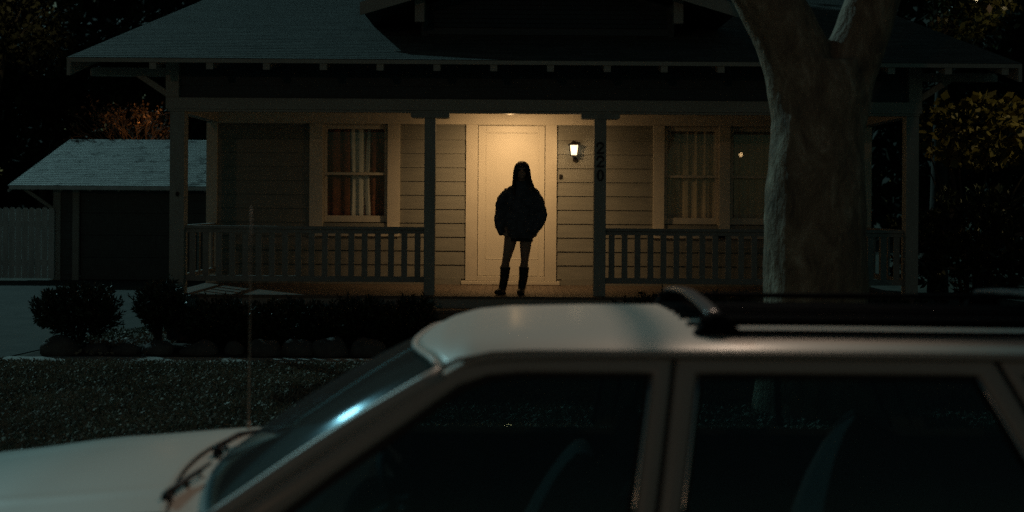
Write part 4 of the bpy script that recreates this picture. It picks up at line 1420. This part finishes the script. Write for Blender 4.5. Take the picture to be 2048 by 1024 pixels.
# roof rack
for yo in (-.555, .555):
    s = -1 if yo < 0 else 1
    z = lambda x: rz_(x, yo)
    rl_ = MB().box(.62, yo - .018, z(1) + .030, 2.6, yo + .018, z(1) + .052).build('rack_rail', M['rack'], car, bevel=.006)
    for xf in (.68, 1.99):
        q = MB()
        q.prism([(xf - .085, yo - .04, z(xf) - .004), (xf + .085, yo - .04, z(xf) - .004), (xf + .055, yo - .03, z(xf) + .03), (xf + .02, yo - .025, z(xf) + .062), (xf - .02, yo - .025, z(xf) + .062), (xf - .055, yo - .03, z(xf) + .03)], (0, .07, 0))
        q.build('rack_foot', M['rack'], rl_, bevel=.006)
    q = MB()
    q.tube([(x, yo - s * .0, z(x) + .006) for x in np.linspace(.61, 2.6, 12)], [(.03, .008)] * 12, 8, up=(0, 1, 0))
    q.build('rack_base', M['rack'], rl_, smooth=True)
for xf in (.68, 1.99):
    q = MB()
    ys = np.linspace(-.56, .56, 17)
    q.tube([(xf - .01, y, 1.484 + .030 * (1 - (y / .56) ** 2) + (.0 if y < 0 else .004)) for y in ys], [(.028, .011)] * 17, 12, up=(1, 0, 0))
    q.build('rack_crossbar', M['rackbar'], car, smooth=True)
for yo in (-.405, -.225, -.09, .06, .16, .26, .36):
    q = MB().tube([(x, yo, rz_(x, yo) + .006) for x in np.linspace(.60, 2.6, 14)], [(.016, .007)] * 14, 8, up=(0, 1, 0))
    q.build('rack_slat', M['rack'], car, smooth=True)
# lamps, bumpers, wheels
for s in (-1, 1):
    MB().box(-2.83, s * .62 - .13, .52, -2.79, s * .62 + .0 if s > 0 else s * .62 + .13, .64).build('headlight', M['lampglass'], car, bevel=.01)
q = MB().tube([(-2.78, -.80, .42), (-2.90, -.6, .42), (-2.92, 0, .42), (-2.90, .6, .42), (-2.78, .80, .42)], [(.05, .08)] * 5, 10, up=(1, 0, 0))
q.build('bumper', M['rubber'], car, smooth=True)
q = MB().tube([(2.92, -.80, .42), (3.02, -.6, .42), (3.03, 0, .42), (3.02, .6, .42), (2.92, .80, .42)], [(.05, .08)] * 5, 10, up=(1, 0, 0))
q.build('bumper', M['rubber'], car, smooth=True)
for xw in (-1.72, 1.62):
    for s in (-1, 1):
        m = MB()
        m.tube([(xw, s * .68, .31), (xw, s * .70, .31), (xw, s * .85, .31), (xw, s * .87, .31)], [.27, .31, .31, .27], 28)
        wh = m.build('wheel', M['rubber'], car, smooth=True, angle=40)
        MB().tube([(xw, s * .862, .31), (xw, s * .874, .31), (xw, s * .876, .31)], [.20, .19, .06], 24).build('rim', M['chrome'], wh, smooth=True, angle=40)

# ------------------------------------------------------------------ light
V_ = Vector((.95, -1.10, -1.0)).normalized()
sun = bpy.data.lights.new('moon', 'SUN')
sun.energy = .56
sun.color = (.46, .92, .96)
sun.angle = math.radians(.5)
so = bpy.data.objects.new('moon', sun)
COL.objects.link(so)
so.rotation_euler = V_.to_track_quat('-Z', 'Y').to_euler()

def point(name, loc, power, col, r=.1, spot=None, target=None, blend=.5):
    l = bpy.data.lights.new(name, 'SPOT' if spot else 'POINT')
    l.energy = power
    l.color = col
    l.shadow_soft_size = r
    o = bpy.data.objects.new(name, l)
    COL.objects.link(o)
    o.location = loc
    if spot:
        l.spot_size = math.radians(spot)
        l.spot_blend = blend
        o.rotation_euler = (Vector(target) - Vector(loc)).to_track_quat('-Z', 'Y').to_euler()
    return o
WARM = (1.0, .62, .285)
point('porch_lamp', (-.03, 15.55, 2.84), 7, WARM, .07)
point('porch_downlight', (-.03, 14.95, 2.92), 88, WARM, .10, spot=124, target=(0, 16.5, 1.55), blend=1.0)
point('lantern_lamp', (.847, YW - .22, 2.58), 1.1, (1.0, .66, .34), .04)
point('street_lamp_far', (-6.8, -17, 6.6), 275, (1.0, .56, .32), .22)
point('street_lamp_reflection', (9.8, -18, 4.0), 2.6, (1.0, .62, .28), .085)
point('car_roof_fill', (2.2, 8.5, 8.0), 530, (1.0, .74, .55), .05, spot=28, target=(.22, 4.9, 1.45), blend=.85)  # added unseen spot that warms the car roof
point('garage_lamp', (-10.0, 32.1, 3.95), 8, (1.0, .45, .14), .05)
point('side_yard_lamp', (8.3, 15.4, 4.7), 62, (1.0, .80, .36), .08, spot=50, target=(6.9, 17.0, 2.9), blend=.6)
point('roof_right_lamp', (9.8, 22.3, 5.0), 14, (1.0, .80, .45), .06, spot=60, target=(8.7, 24, 6.2))
point('corner_lamp', (-14.2, 33.0, 8.8), 95, (1.0, .85, .45), .1, spot=60, target=(-15.0, 35.8, 7.4))

# ------------------------------------------------------------------ sky
W = bpy.data.worlds.new('World')
S.world = W
W.use_nodes = True
nt = W.node_tree
bg = nt.nodes['Background']
sky = nt.nodes.new('ShaderNodeTexSky')
sky.sky_type = 'NISHITA'
sky.sun_disc = False
sky.sun_elevation = math.asin(-V_.z)
sky.sun_rotation = math.atan2(-V_.x, -V_.y)
tint = nt.nodes.new('ShaderNodeMix')
tint.data_type = 'RGBA'
tint.blend_type = 'MULTIPLY'
tint.inputs['Factor'].default_value = 1
tint.inputs['B'].default_value = (.60, .86, .62, 1)
nt.links.new(sky.outputs['Color'], tint.inputs['A'])
nt.links.new(tint.outputs['Result'], bg.inputs['Color'])
bg.inputs['Strength'].default_value = 0.0076

# ------------------------------------------------------------------ camera
cam = bpy.data.cameras.new('camera')
cam.sensor_width = 36
cam.lens = 41.84
cam.shift_y = -106 / 2048
cam.clip_start = .05
cam.clip_end = 1000
cam.dof.use_dof = True
cam.dof.focus_distance = 15.0
cam.dof.aperture_fstop = 1.45
co = bpy.data.objects.new('camera', cam)
COL.objects.link(co)
co.matrix_world = Matrix.Translation((0, 0, 1.85)) @ Matrix.Rotation(PI / 2, 4, 'X') @ Matrix.Rotation(math.radians(.4), 4, 'Z')
S.camera = co
S.view_settings.view_transform = 'Standard'
S.view_settings.look = 'None'
S.view_settings.exposure = 0
S.view_settings.gamma = 1
S.cycles.max_bounces = 8
S.cycles.transparent_max_bounces = 16
S.cycles.sample_clamp_indirect = .18
S.cycles.sample_clamp_direct = 4
S.cycles.caustics_reflective = False
S.cycles.caustics_refractive = False
S.cycles.blur_glossy = 1.0
S.cycles.use_denoising = False
